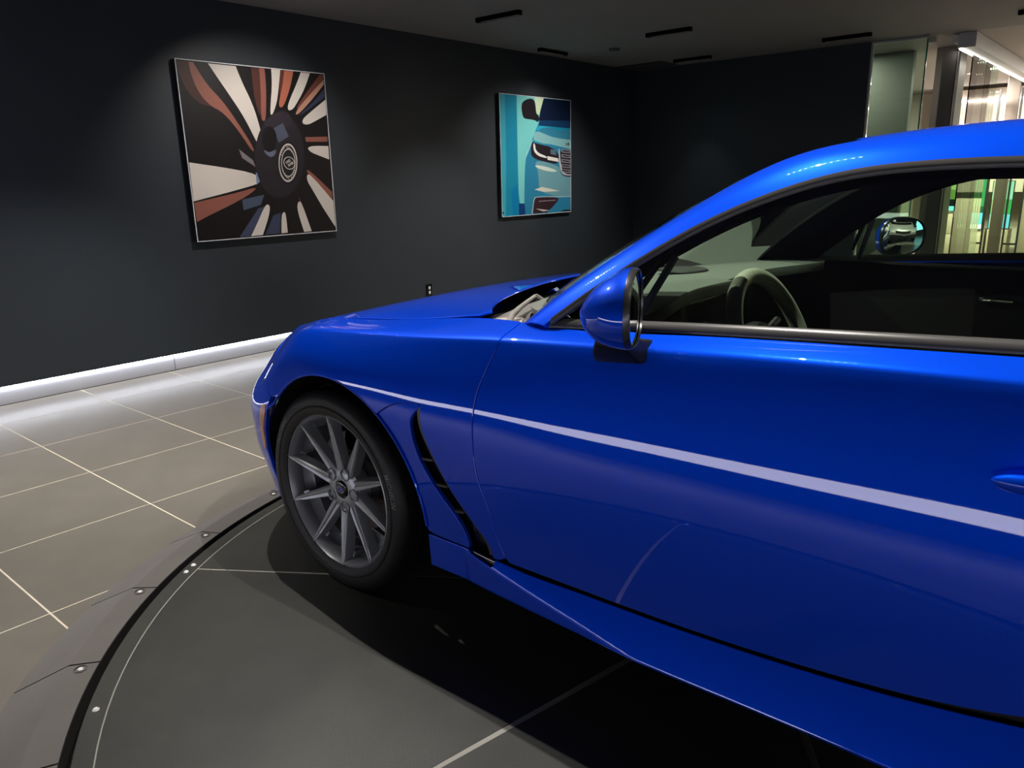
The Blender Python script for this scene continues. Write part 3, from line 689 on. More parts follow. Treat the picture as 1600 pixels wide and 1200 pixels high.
e = empty('post', (-.17, 11.0, ZF)); tag(e, 'dark brown post in the showroom between the pull frames', 'post')
box('shaft', (-.07, -.05, 0), (.07, .05, HC), M_BROWN, e); box('edge_strip', (-.078, -.056, 0), (-.071, .05, HC), M_BEIGE, e)
e = empty('lit_shelf_wall', (-.70, 12.3, ZF)); tag(e, 'pale panelled shelf wall with bright light lines high in the showroom', 'shelf wall')
for k in range(7):
    for j in range(3): box('panel', (-.78 + k * .52, 0, .9 + j * .52), (-.265 + k * .52, .03, 1.415 + j * .52), mat('pale_panel', (.70, .60, .53), rough=.45), e, bev=.003)
box('shelf', (-.78, -.20, 1.86), (2.85, -.001, 1.89), M_WHITE, e); box('light_line', (-.78, -.03, 2.27), (2.85, -.002, 2.30), M_SHOPLED, e); box('light_line', (-.78, -.03, 1.80), (2.85, -.002, 1.845), M_SHOPLED, e)
for x, y, p in ((-.6, 10.4, 220), (1.6, 10.0, 220), (4.5, 9.5, 200), (-1.3, 7.05, 14)):  # the last lamp is added to brighten the partition wall
    e = empty('round_downlight', (x, y, ZC)); tag(e, 'round lit downlight in the showroom ceiling %s' % ('right behind the glass panel, added to light the wall there' if y < 8 else 'over the beige cabinets' if x < 0 else 'over the middle of the showroom' if x < 2 else 'far right in the showroom'), 'ceiling light')
    lathe('trim_ring', [(.002, .07), (-.006, .07), (-.006, .055), (.0, .052)], M_WHITE, e, axis='z', n=24)
    lathe('diffuser', [(-.001, .0001), (-.001, .0515)], emit_mat('shop_lamp', (1, .93, .82), 10), e, axis='z', n=24)
    ld = bpy.data.lights.new('lamp', 'AREA'); ld.shape = 'DISK'; ld.size = .3; ld.energy = p; ld.color = (1, .92, .8)
    lo = bpy.data.objects.new('lamp', ld); COL.objects.link(lo); lo.parent = e; lo.location = (0, 0, -.02)

# ================================================================== THE CAR
car = empty('sports_car', (0, 0, 0))
tag(car, 'glossy blue two-door sports coupe standing on the dark turntable', 'car')

TK = np.array([0, .10, .20, .30, .38, .45, .54, .625, .655, .71])     # section parameter of the ten body lines
zs_f = fcurve([.62, .91, 1.05, 1.21, 1.45, 1.66, 2.1, 2.6, 3.2], [.848, .867, .876, .884, .897, .905, .920, .935, .93])
zb_f = fcurve([.62, .77, 1.016, 1.377, 1.655, 2.1, 2.6, 3.2], [.868, .878, .895, .916, .930, .948, .96, .955])
def sec(u, pts): return (u, [(u, w_, z_) for w_, z_ in pts])
def door_sec(x, dw=0.0, lowz=0.0):
    zs, zb = zs_f(x), zb_f(x)
    return sec(x, [(.840 + dw, .22 + lowz), (.862 + dw, .33), (.876 + dw, .43), (.8835 + dw, .53), (.8838 + dw, .61), (.880 + dw, .67), (.8665 + dw * .7, .67 + (zs - .67) * .50),
                   (.8475 + dw * .4, zs - .009), (.8385 + dw * .3, zs + .001), (.787, zb)])
B_NOSE = [(-.425, -.42, .83, .7, .7), (-.542, -.52, .77, .8, .6), (-.683, -.62, .67, .85, .5), (-.858, -.71, .52, .92, .35), (-1.06, -.78, .33, .97, .2), (-1.39, -.82, 0, 1, 0)]
zn = [.20, .28, .36, .44, .52, .58, .64, .695, .718, .745]; sn = [.038, .018, -.004, -.0115, -.008, .028, .069, .113, .137, .170]
STN = []
for (u, bx_, bw_, dx_, dw_), zi_ in zip(B_NOSE, [.748, .740, .726, .712, .702, .697]):
    row = []
    for z_, s_ in zip(zn, sn):
        zz = z_ if z_ < .52 else .52 + (z_ - .52) * (zi_ - .52) / (.745 - .52)
        row.append((bx_ + dx_ * s_, max(0, bw_ - dw_ * s_), zz))
    STN.append((u, row))
STN[0][1][6:] = [(-.374, .785, .642), (-.36, .752, .696), (-.354, .733, .718), (-.345, .692, .749)]
STN[0][1][5] = (-.398, .812, .582)
STN = STN[::-1]
STN += [(-.30, [(-.281, .836, .20), (-.29, .851, .28), (-.297, .865, .36), (-.303, .873, .45), (-.30, .869, .54), (-.292, .850, .62), (-.283, .818, .682), (-.280, .768, .736), (-.283, .746, .748), (-.290, .695, .7665)]),
        sec(-.15, [(.855, .20), (.865, .29), (.873, .38), (.879, .48), (.880, .575), (.874, .65), (.855, .718), (.812, .773), (.791, .784), (.70, .7990)]),
        sec(0, [(.862, .20), (.872, .30), (.880, .40), (.886, .50), (.889, .60), (.886, .67), (.8685, .735), (.832, .790), (.815, .7988), (.70, .8135)]),
        sec(.2, [(.858, .20), (.868, .30), (.876, .40), (.883, .50), (.887, .60), (.885, .67), (.868, .742), (.836, .8035), (.820, .8128), (.70, .831)]),
        sec(.4, [(.852, .20), (.864, .30), (.874, .40), (.881, .50), (.885, .605), (.882, .67), (.866, .750), (.840, .818), (.826, .8275), (.70, .8565)]),
        sec(.62, [(.845, .21), (.862, .32), (.875, .42), (.883, .52), (.884, .608), (.881, .67), (.866, .758), (.8435, .8375), (.8325, .8475), (.740, .8775)]),
        door_sec(.85), door_sec(1.1), door_sec(1.4), door_sec(1.7), door_sec(2.1, .006), door_sec(2.575, .014), door_sec(3.0, -.004), door_sec(3.2, -.035)]
for u, xx, wf in ((3.37, 3.32, .84), (3.70, 3.39, .47), (4.10, 3.41, 0.0)):
    STN.append((u, [(xx - (.03 if k > 7 else 0), w_ * wf, z_) for k, (x_, w_, z_) in enumerate(door_sec(3.2, -.035)[1])]))
UK = np.array([s_[0] for s_ in STN]); DAT = np.array([s_[1] for s_ in STN])       # (nu, 10, 3)
NU, NT = Nat(UK), Nat(TK)
def body(sg, hook=None):
    def S(u, t):
        W = NU.w(u); Q = NT.w(t); P = np.einsum('nk,nl,kld->nd', W, Q, DAT)
        return np.c_[P[:, 0], sg * P[:, 1], P[:, 2]]
    return S
SB = body(-1)
def to_ut(pts):
    """(x, z) points of the body side to surface parameters"""
    P = np.array(pts, float); u = P[:, 0].copy(); t = np.clip((P[:, 1] - .2), .0, .7)
    for _ in range(40):
        e = 1e-4; s0 = SB(u, t); du = (SB(u + e, t) - s0) / e; dt = (SB(u, t + e) - s0) / e
        rx, rz = P[:, 0] - s0[:, 0], P[:, 1] - s0[:, 2]; det = du[:, 0] * dt[:, 2] - dt[:, 0] * du[:, 2]
        det = np.where(abs(det) < 1e-6, 1e-6, det)
        u = u + np.clip((rx * dt[:, 2] - rz * dt[:, 0]) / det, -.05, .05); t = np.clip(t + np.clip((rz * du[:, 0] - rx * du[:, 2]) / det, -.05, .05), -.02, .73)
    return [tuple(p) for p in np.c_[u, t]]

ARCH_C, ARCH_R = (.04, .31), .37
def arch_pts(a0, a1, n, c=ARCH_C, r=ARCH_R): return [(c[0] + r * math.cos(math.radians(a0 + (a1 - a0) * i / n)), c[1] + r * math.sin(math.radians(a0 + (a1 - a0) * i / n))) for i in range(n + 1)]
ARCH_FRONT = [(-.262, .569), (-.29, .52), (-.312, .45), (-.325, .38), (-.322, .31), (-.305, .25), (-.288, .205)]
GAPD = smooth_line([(.670, .869), (.663, .847), (.640, .789), (.614, .721), (.606, .674), (.603, .624), (.605, .574), (.614, .515), (.623, .486), (.641, .435), (.659, .359), (.677, .312)], 40)
VENT_R = smooth_line([(.431, .663), (.430, .612), (.454, .556), (.50, .485), (.559, .413), (.615, .353), (.636, .318), (.638, .300)], 30)
VENT_L = smooth_line([(.553, .300), (.546, .335), (.514, .385), (.465, .436), (.411, .507), (.385, .575), (.384, .612), (.418, .652)], 30)
VENT_TOP = smooth_line([(.252, .605), (.293, .632), (.345, .654), (.394, .662), (.431, .663)], 16)
SEAM_F = [(-.262, .569), (-.285, .58), (-.296, .602), (-.319, .631), (-.349, .655)]
TOP = .7048
for sg, side in ((-1, 'left'), (1, 'right')):
    S = body(sg); out = (0, sg, .3)
    hd = SB  # parameters are the same on both sides
    # fender
    front = to_ut(SEAM_F)
    fl = [(.655, TOP)] + [(u, TOP) for u in np.linspace(.60, -.40, 30)]
    fl += [(-.425, .66), (front[-1][0], front[-1][1])] + front[-2::-1]
    fl += to_ut(arch_pts(137, 54.5, 34)[1:]) + to_ut(VENT_TOP)[1:] + to_ut(VENT_R)[1:] + to_ut([(.655, .300)] + GAPD[::-1][:-2])
    panel('front_fender', [fl], S, .016, M_PAINT, car, ref=out, fine=.008)
    # panel ahead of the vent, set back a little
    vp = to_ut([(x + .001, z - .004) for x, z in VENT_TOP[:-1]] + VENT_L[::-1] + [(.43, .304)]) + to_ut(arch_pts(0, 53.5, 22))
    panel('vent_panel', [vp], S, .014, M_PAINT, car, ref=out, fine=.007, off=-.0045)
    # vent: dark duct with a smooth outer blade and fins
    vl = to_ut([(x - .012, z) for x, z in VENT_L] + [(.44, .672)] + [(x + .012, z) for x, z in VENT_R] + [(.60, .285)])
    duct = panel('side_vent', [vl], S, .02, M_GLOSSBLK, car, ref=out, off=-.026, thick=0)
    blade = to_ut([(x - .018 + .004 * math.sin(i / 29 * math.pi), z) for i, (x, z) in enumerate(VENT_R)][1:] + [(x - .0005, z) for x, z in VENT_R][::-1])
    panel('vent_blade', [blade], S, .012, M_TRIM, duct, ref=out, off=-.007, thick=.018)
    for x0, z0, x1, z1 in ((.402, .508, .446, .512), (.447, .446, .492, .450), (.497, .384, .541, .390)):
        p = to_ut([(x0, z0), (x1, z1), (x1, z1 + .004), (x0, z0 + .004)]); panel('vent_fin', [p], S, .02, M_TRIM, duct, ref=out, off=-.012, thick=.014)
    # bumper half with its lamp
    af = to_ut(ARCH_FRONT)
    bl_ = [(f_[0] - .003, f_[1] - .002) for f_ in front] + [(-.47, .645), (-.60, .56), (-.858, .55), (-1.39, .55), (-1.39, -.01), (-.858, -.01), (-.542, -.01), (-.33, -.008)] + af[::-1][:-1]
    panel('front_bumper', [bl_], S, .018, M_PAINT, car, ref=lambda P, sg=sg: np.c_[-np.ones(len(P)), np.full(len(P), sg), np.zeros(len(P))], fine=.009)
    hl = [(-.425, .664), (-.42, TOP), (-.542, TOP), (-.70, TOP), (-.90, TOP), (-.92, .56), (-.60, .566), (-.475, .652)]
    panel('headlight', [hl], S, .018, M_GLOSSBLK, car, ref=lambda P, sg=sg: np.c_[-np.ones(len(P)), np.full(len(P), sg), np.zeros(len(P))], off=-.002)
    mk = to_ut(smooth_line([(-.296, .532), (-.318, .53), (-.338, .50), (-.3465, .45), (-.348, .40), (-.341, .376), (-.332, .385), (-.320, .45), (-.298, .515), (-.296, .532)], 40)[:-1])
    panel('side_marker', [mk], S, .01, M_AMBER, car, ref=lambda P, sg=sg: np.c_[-np.ones(len(P)), np.full(len(P), sg), np.zeros(len(P))], off=.0025, thick=.006, fine=.005)
    # door
    dl = to_ut([(x + .0055, z) for x, z in GAPD[2:]] + smooth_line([(.690, .303), (.90, .305), (1.106, .309), (1.30, .319), (1.452, .334), (1.65, .366), (1.80, .415), (1.90, .48), (1.96, .60), (1.975, .74), (1.965, .86), (1.955, .915)], 50))
    dl += [(u, TOP) for u in np.linspace(1.95, .665, 60)]
    panel('door', [dl], S, .018, M_PAINT, car, ref=out, fine=.009)
    # quarter panel and tail
    ql = [(1.96, TOP)] + to_ut([(x + .0042, z) for x, z in smooth_line([(1.955, .915), (1.965, .86), (1.975, .74), (1.96, .60), (1.90, .48), (1.80, .415), (1.74, .389)], 24)])
    ql += to_ut([(2.0, .31), (2.19, .27)]) + to_ut(arch_pts(186, -8, 40, (2.575, .31), .375)) + [(3.2, .02), (4.10, .02), (4.10, TOP), (3.2, TOP), (2.6, TOP)]
    panel('quarter_panel', [ql], S, .03, M_PAINT, car, ref=lambda P, sg=sg: np.c_[np.full(len(P), .4), np.full(len(P), sg), np.zeros(len(P))], fine=.016)
    # rolled lip round the arch
    ap = to_ut(ARCH_FRONT[::-1][1:-1] + arch_pts(139, 2, 60)); aq = SB(np.array([p[0] for p in ap]), np.array([p[1] for p in ap]))
    tube('arch_lip', [(p[0], -sg * (p[1] + .003), p[2]) for p in aq], .0042, M_PAINT, car, n=8)
    # wheel houses
    for cx, nm in ((.04, 'wheel_arch_liner'), (2.575, 'wheel_arch_liner')):
        lathe(nm, [(sg * .40, .001), (sg * .40, .392), (sg * .82, .385), (sg * .852, .378)], M_LINER, car, axis='y', center=(cx, 0, .31), n=40, a0=math.radians(-10), a1=math.radians(178))

# side skirts: own surface (x, q)
zt_f = fcurve([.40, .69, 1.106, 1.452, 1.65, 1.80, 1.95, 2.2], [.297, .2975, .3035, .327, .356, .385, .40, .40])
zl_f = fcurve([.40, .7, 1.06, 1.57, 1.9, 2.2], [.193, .194, .195, .209, .212, .212])
SWEEPS = []
def skirt(sg):
    """upper face leaning out, a ridge that starts under the vent and sinks to the lower edge, a flush face below it"""
    zt = curve([.40, .69, 1.106, 1.452, 1.65, 1.80, 1.95, 2.2], [.297, .2975, .3035, .327, .356, .385, .40, .40]); zl = curve([.40, .7, 1.06, 1.57, 1.9, 2.2], [.193, .194, .195, .209, .212, .212])
    def S(x, b):
        x = np.asarray(x, float); b = np.asarray(b, float); a, t_ = zl(x), zt(x); z = a + (t_ - a) * b / .1
        k = np.clip((x - .54) / .52, 0, 1); k = k ** .8
        wt = .8585 - .013 * np.clip((x - .55) / .35, 0, 1); zr = t_ + (a + .010 - t_) * k
        wu = wt + (t_ - z) * .47; wl = wt + (t_ - zr) * .47 - (zr - z) * .06
        e = .0035; w_ = .5 * (wu + wl - np.sqrt((wu - wl) ** 2 + e * e))
        w_ = w_ - 170 * np.clip(.013 - (z - a), 0, 1) ** 2
        return np.c_[x, sg * w_, z]
    return S
for sg in (-1, 1):
    S = skirt(sg)
    lp = [(.408, 0), (.408, .098), (.551, .098), (.560, .090), (.60, .083), (.632, .0765), (.640, .082), (.642, .096), (.66, .095), (.74, .090), (2.19, .090), (2.19, 0)]
    panel('side_skirt', [lp], S, .008, M_PAINT, car, ref=(0, sg, .2), fine=.005, thick=.03, aspect=.6)
    P = [(x, sg * .832, zt_f(x), sg) for x in np.linspace(.66, 2.1, 40)]
    SWEEPS.append(('door_gap_shade', P))  # black strip standing in for the shadow line under the door
    # under the tail of the vent
    p = [(.535, .099), (.55, .085), (.60, .074), (.645, .068), (.66, .099)]
    panel('vent_tail', [p], S, .02, M_GLOSSBLK, car, ref=(0, sg, .2), off=-.008, thick=0)

# bonnet
zi_c = Nat([-.70, -.56, -.45, -.336, -.226, -.152, .049, .285, .391, .50]); ZI = [.685, .712, .732, .7525, .783, .7965, .8155, .838, .8535, .872]
cr_c = Nat([-.75, -.45, -.30, -.15, .1, .3, .5]); CR = [0, 0, .008, .018, .035, .047, .054]
def hood_S(x, y):
    return np.c_[x, y, zi_c(x, ZI) + cr_c(x, CR) * (1 - (np.asarray(y) / .7) ** 2)]
edge = [SB(np.array([u]), np.array([.71]))[0] for u in np.linspace(.47, -1.39, 90)]
rear = smooth_line([(.492, -.676), (.455, -.635), (.395, -.545), (.345, -.42), (.305, -.27), (.280, -.12), (.274, 0)], 24)
lh = [(p[0], -max(0, abs(p[1]) - .0065)) for p in edge if p[0] < .488]
half = rear[::-1] + lh[:-1]
loop = half + [(x, -y) for x, y in half[::-1]][:-1]
loop = [p for i, p in enumerate(loop) if i == 0 or math.hypot(p[0] - loop[i - 1][0], p[1] - loop[i - 1][1]) > 1e-4]
panel('bonnet', [loop], hood_S, .022, M_PAINT, car, ref=(0, 0, 1), thick=.006, fine=.010)

# greenhouse: one surface for pillars, roof, windscreen and rear window
G = [((.754, .801, .882), (.655, .752, .868), (.42, .893)), ((.841, .760, .954), (.735, .706, .942), (.52, .960)), ((.936, .717, 1.024), (.832, .660, 1.018), (.635, 1.032)),
     ((1.045, .672, 1.094), (.948, .614, 1.097), (.775, 1.112)), ((1.185, .634, 1.160), (1.090, .568, 1.183), (.95, 1.186)), ((1.318, .610, 1.199), (1.225, .534, 1.240), (1.125, 1.237)),
     ((1.443, .602, 1.213), (1.370, .518, 1.262), (1.30, 1.270)), ((1.60, .601, 1.216), (1.55, .512, 1.272), (1.50, 1.293)), ((1.90, .603, 1.204), (1.89, .512, 1.264), (1.88, 1.292)),
     ((2.30, .610, 1.145), (2.30, .515, 1.210), (2.30, 1.240)), ((2.75, .632, 1.03), (2.75, .535, 1.092), (2.78, 1.118)), ((3.10, .665, .955), (3.12, .565, .995), (3.20, 1.010))]
E1 = np.array([g_[0] for g_ in G]); SK = np.r_[0, np.cumsum(np.linalg.norm(np.diff(E1, axis=0), axis=1))]
QG = np.array([-.65, -.60, -.55, -.40, -.21, 0, .21, .40, .55, .60, .65]); rows = []
for (a, b, c) in G:
    a, b = np.array(a), np.array(b); m_ = (a + b) / 2; n_ = np.array([-.25, .75, .6]); m_ = m_ + n_ / np.linalg.norm(n_) * .011
    L_ = [a, m_, b]
    for fy in (.70, .36):
        k_ = 1 - fy ** 2; L_.append(np.array([b[0] + (c[0] - b[0]) * k_, b[1] * fy, b[2] + (c[1] - b[2]) * k_]))
    L_.append(np.array([c[0], 0, c[1]]))
    rows.append([p * (1, -1, 1) for p in L_] + [p for p in L_[:-1]][::-1])
RD = np.array(rows); NSs, NQ = Nat(SK), Nat(QG)
def roof_S(s, q): return np.einsum('nk,nl,kld->nd', NSs.w(s), NQ.w(q), RD)
sH, sR, sE = SK[4] + .05, SK[9] - .10, SK[11]
s0 = .004
HDR = [(sH + .13 + .05 * abs(q / .548) ** 2, q) for q in np.linspace(.548, -.548, 41)]
lp = [(s0, -.65), (sE, -.65), (sE, -.545), (sR, -.545), (sR, .545), (sE, .545), (sE, .65), (s0, .65), (s0, .548)] + HDR + [(s0, -.548)]
panel('roof_shell', [lp], roof_S, .018, M_PAINT, car, ref=(0, 0, 1), thick=.02, fine=.010)
lp = [(-.03, -.543)] + [(s_ - .004, q * .99) for s_, q in HDR[::-1]] + [(-.03, .543)]
panel('windscreen', [lp], roof_S, .05, M_WSHIELD, car, ref=(-.6, 0, 1), thick=.004, off=-.003)
lp = [(sR + .004, -.54), (sE - .05, -.54), (sE - .05, .54), (sR + .004, .54)]
panel('rear_window', [lp], roof_S, .06, M_GLASS, car, ref=(.6, 0, 1), thick=.004, off=-.003)
lp = [(-.02, -.66), (sE, -.66), (sE, -.40), (sR, -.40), (sR, .40), (sE, .40), (sE, .66), (-.02, .66), (-.02, .47), (sH + .10, .42), (sH + .05, .2), (sH + .05, -.2), (sH + .10, -.42), (-.02, -.47)]
panel('headliner', [lp], roof_S, .03, M_DARKIN, car, ref=(0, 0, 1), thick=.01, off=-.03)
panel('boot_lid', [[(3.05, -.66), (3.36, -.60), (3.385, 0), (3.36, .60), (3.05, .66)]], lambda x, y: np.c_[x, y, 1.0 - (np.asarray(x) - 3.05) * .12 - .05 * (np.asarray(y) / .7) ** 2], .04, M_PAINT, car, ref=(0, 0, 1))

# side windows, frames and belt trims
e1x, e1w, e1z = E1[:, 0], E1[:, 1], E1[:, 2]; nE = Nat(e1x)
E1w = lambda x: float(nE([x], e1w)[0]); E1z = lambda x: float(nE([x], e1z)[0])
def sweep(name, pts, secs, m, parent, auto=40):
    """closed section (dy, dz) swept along points"""
    k = len(secs); vs = [(p[0], p[1] + a * p[3], p[2] + b) for p in pts for a, b in secs]
    fs = grid_faces(len(pts), k, False, True) + [tuple(range(k)), tuple((len(pts) - 1) * k + j for j in range(k))]
    bm = bmesh.new(); bv = [bm.verts.new(v) for v in vs]
    for f in fs: bm.faces.new([bv[i] for i in f])
    return bmobj(name, bm, m, parent, smooth=True, auto=auto)
for nm, P in SWEEPS: sweep(nm, P, [(.004, -.03), (.004, .02), (-.02, .02), (-.02, -.03)], M_BLACK, car)
for sg in (-1, 1):
    xs = list(np.linspace(.762, 2.02, 64)); vs = []
    for x in xs:
        zl_, zu = zb_f(x) + .012, max(E1z(x) - .002, zb_f(x) + .013)
        for k in range(9):
            f_ = k / 8; vs.append((x, sg * (.772 + (E1w(x) - .006 - .772) * f_ + .010 * math.sin(math.pi * f_) * min(1, (zu - zl_) / .2)), zl_ + (zu - zl_) * f_))
    mesh('side_window', vs, grid_faces(len(xs), 9), M_GLASS, car, smooth=True)
    P = [(x, sg * E1w(x), E1z(x), sg) for x in np.linspace(.775, 2.6, 90)]
    sweep('window_frame', P, [(.004, .002), (.0075, -.004), (.0085, -.010), (.006, -.0165), (-.004, -.017), (-.010, -.002)], M_TRIM, car)
    P = [(x, sg * .787, zb_f(x), sg) for x in np.linspace(.755, 1.955, 60)]
    sweep('belt_trim', P, [(.002, .0005), (.0028, .006), (-.001, .013), (-.008, .0195), (-.014, .020), (-.016, -.004)], M_TRIM, car)
    # quarter divider bar inside the front corner of the window
    P = [(.960 + .055 * f_, sg * (.750 - .068 * f_), .899 + .138 * f_, sg) for f_ in np.linspace(0, 1, 8)]
    tube('window_divider', [p[:3] for p in P], .0085, mat('divider_grey', (.22, .22, .27), rough=.5), car, n=8)
    tube('window_divider', [(1.012, sg * .682, 1.036), (.985, sg * .695, 1.026), (.940, sg * .74, .935)], .007, M_PLASTIC, car, n=8)
    # inside of the door
    y0, y1 = (.68, .752) if sg > 0 else (-.752, -.70)
    box('door_card', (.70, y0, .28), (1.97, y1, .897), M_DARKIN, car, bev=.012)

# ------------------------------------------------------------------ wheels
def wheel(cx, sg):
    # built for the left side (outer face towards -y); the lip plane is 0.853 from the centre line
    yo = -.853; R = .3155; H = .31
    c = (cx, 0, H)
    f = lambda prof: [(h * -sg, r) for h, r in prof]
    NSEG = 300
    prof = [(yo + .020, .236), (yo - .001, .2385), (yo - .006, .247), (yo - .0095, .256), (yo - .0100, .262), (yo - .0085, .2645), (yo - .0092, .268), (yo - .0098, .280), (yo - .0070, .291), (yo - .0020, .299),
            (yo + .005, .3055), (yo + .012, .3095), (yo + .020, .3118), (yo + .044, .3145), (yo + .045, .3075), (yo + .052, .3075), (yo + .053, .3152), (yo + .083, .3156), (yo + .084, .3085), (yo + .094, .3085), (yo + .095, .3156),
            (yo + .125, .3152), (yo + .126, .3080), (yo + .134, .3080), (yo + .135, .3140), (yo + .170, .311), (yo + .185, .305), (yo + .196, .290), (yo + .20, .270), (yo + .19, .245), (yo + .175, .236)]
    def mod(i, j):
        h = prof[j][0] - yo
        if .014 < h < .045 and (i + int(h * 120)) % 10 == 0: return -.0045
        if .052 < h < .126 and j not in (14, 15, 18, 19, 22, 23) and (i + int(h * 200)) % 12 == 0: return -.005
        return 0
    t = lathe('tire', f(prof), M_RUBBER, car, center=c, n=NSEG, mod=mod, auto=28)
    for v in t.data.vertices: v.co.z = max(v.co.z, .0012)       # contact patch
    # sidewall lettering, bent along the tire
    def letters(txt, a_mid, size, rr):
        V = []; Fc = []; tv, tf = text_mesh(txt, size, font_shear=.2, offset=.0004, spacing=1.08)
        for x, y, z in tv:
            r = rr + y; a = a_mid - x / rr
            V.append((cx + r * math.cos(a), -sg * (yo - .0108 + max(0, (r - .280)) * .34), H + r * math.sin(a)))
        o = mesh('sidewall_lettering', V, tf, mat('letter_grey', (.17, .165, .165), rough=.45), t)
    if sg < 0:
        letters('MICHELIN', math.radians(15), .021, .278)
        letters('PILOT SPORT', math.radians(147), .017, .278)
    lathe('sidewall_ring', f([(yo - .0088, .2655), (yo - .0106, .2665), (yo - .0088, .2675)]), M_RUBBER, t, center=c, n=120)
    # rim
    rim = lathe('wheel_rim', f([(yo + .003, .2375), (yo - .001, .2405), (yo - .0015, .2430), (yo + .0005, .2450), (yo + .004, .2440), (yo + .010, .2385), (yo + .03, .2300), (yo + .045, .2265), (yo + .075, .2160),
                                (yo + .078, .2130), (yo + .13, .2080), (yo + .175, .212), (yo + .19, .224), (yo + .20, .232)]), M_RIM, car, center=c, n=120)
    lathe('rim_lip', f([(yo + .003, .2378), (yo - .0005, .2330), (yo + .010, .2255), (yo + .028, .2225), (yo + .045, .2225)]), M_RIM, rim, center=c, n=120)
    # ten blade spokes: broad and ridged at the hub, pointed at the lip
    hub_y = yo + .026
    def spoke_mesh():
        st = [(.030, .0155, hub_y + .004, .026), (.060, .0170, hub_y + .002, .030), (.100, .0150, yo + .021, .032), (.150, .0120, yo + .014, .034), (.200, .0088, yo + .006, .036), (.225, .0060, yo + .0015, .036), (.2395, .0022, yo - .0005, .030)]
        vs = []
        for r, hw, y, d in st:
            g = .004 * min(1, (.2395 - r) / .10 + .05)
            for tt, yy in ((-hw * 1.15, y + d), (-hw, y + .004), (-hw * .70, y), (-hw * .12, y + g * .4), (hw * .15, y + g + .0015), (hw * .55, y + g + .001), (hw * .85, y + .003), (hw * 1.0, y + .008), (hw * 1.25, y + d)):
                vs.append((r, yy, tt))
        k = 9; fs = grid_faces(len(st), k) + [tuple(range(k)), tuple((len(st) - 1) * k + j for j in range(k))]
        return vs, fs
    sv, sf = spoke_mesh(); sme_ = None
    for k in range(10):
        a = math.radians(20.3 + 36 * k)
        vs = [(cx + r * math.cos(a) - tt * math.sin(a), -sg * yy, H + r * math.sin(a) + tt * math.cos(a)) for r, yy, tt in sv]
        bm = bmesh.new(); bv = [bm.verts.new(v) for v in vs]
        for q in sf: bm.faces.new([bv[i] for i in q])
        bmobj('spoke', bm, M_RIM, rim, smooth=True, auto=18)
        # web joining the blade's foot to the barrel
        r0, r1 = .205, .231; hw = .014
        P = [(r0, -hw, yo + .044), (r1, -hw, yo + .030), (r1, hw, yo + .030), (r0, hw, yo + .044), (r0, -hw, yo + .075), (r1, -hw, yo + .065), (r1, hw, yo + .065), (r0, hw, yo + .075)]
        bm = bmesh.new(); bv = [bm.verts.new((cx + r * math.cos(a) - tt * math.sin(a), -sg * yy, H + r * math.sin(a) + tt * math.cos(a))) for r, tt, yy in P]
        for q in ((0, 1, 2, 3), (4, 5, 6, 7), (0, 1, 5, 4), (1, 2, 6, 5), (2, 3, 7, 6), (3, 0, 4, 7)): bm.faces.new([bv[i] for i in q])
        bmobj('spoke_web', bm, M_RIM, rim)
    lathe('hub', f([(hub_y + .05, .078), (hub_y + .012, .074), (hub_y + .003, .060), (hub_y, .040), (hub_y + .001, .030), (hub_y + .006, .0285), (hub_y + .006, .0001)]), M_RIM, rim, center=c, n=60, auto=30)
    for k in range(5):
        a = math.radians(66 + 72 * k); pc = (cx + .0565 * math.cos(a), 0, H + .0565 * math.sin(a))
        lathe('lug_cup', f([(hub_y + .03, .0185), (hub_y - .002, .0195), (hub_y - .0035, .0180), (hub_y - .002, .0165), (hub_y + .028, .0150), (hub_y + .029, .0001)]), M_RIM, rim, center=pc, n=28)
        lathe('lug_well', f([(hub_y + .0265, .0148), (hub_y + .0262, .0001)]), M_BLACK, rim, center=pc, n=20)
        lathe('lug_nut', f([(hub_y + .026, .0085), (hub_y + .012, .0080), (hub_y + .009, .0055), (hub_y + .008, .0001)]), M_RIM, rim, center=pc, n=6, auto=20)
    cap = lathe('centre_cap', f([(hub_y + .005, .0265), (hub_y - .001, .0255), (hub_y - .003, .022), (hub_y - .004, .0001)]), M_GLOSSBLK, rim, center=c, n=36)
    # oval six-star emblem
    M_EMB = mat('emblem_blue', (.03, .04, .30), rough=.2); ev = []; ef = []
    def disc(ex, ez, rx, rz, y, m, nm, par):
        n_ = 24; v_ = [(cx + ex, -sg * y, H + ez)] + [(cx + ex + rx * math.cos(2 * math.pi * i / n_), -sg * y, H + ez + rz * math.sin(2 * math.pi * i / n_)) for i in range(n_)]
        return mesh(nm, v_, [(0, 1 + i, 1 + (i + 1) % n_) for i in range(n_)], m, par)
    disc(0, 0, .0165, .0105, hub_y - .0046, M_CHROME, 'emblem_rim', rim); disc(0, 0, .0150, .0090, hub_y - .0050, M_EMB, 'emblem_field', rim)
    for ex, ez, rr in ((-.0065, .0015, .0030), (.000, .0045, .0016), (.0065, .0038, .0016), (.0085, -.0008, .0016), (.0015, -.0035, .0016), (-.0035, -.0045, .0014)):
        v_ = [(cx + ex * -sg * -1 + rr * (1 if i % 2 == 0 else .4) * math.cos(math.pi / 2 + i * math.pi / 4), -sg * (hub_y - .0054), H + ez + rr * (1 if i % 2 == 0 else .4) * math.sin(math.pi / 2 + i * math.pi / 4)) for i in range(8)]
        mesh('emblem_star', v_, [tuple(range(8))], M_CHROME, rim)
    # brake
    lathe('brake_disc', f([(yo + .115, .075), (yo + .108, .078), (yo + .108, .150), (yo + .125, .150), (yo + .125, .078)]), M_DISC, car, center=c, n=60)
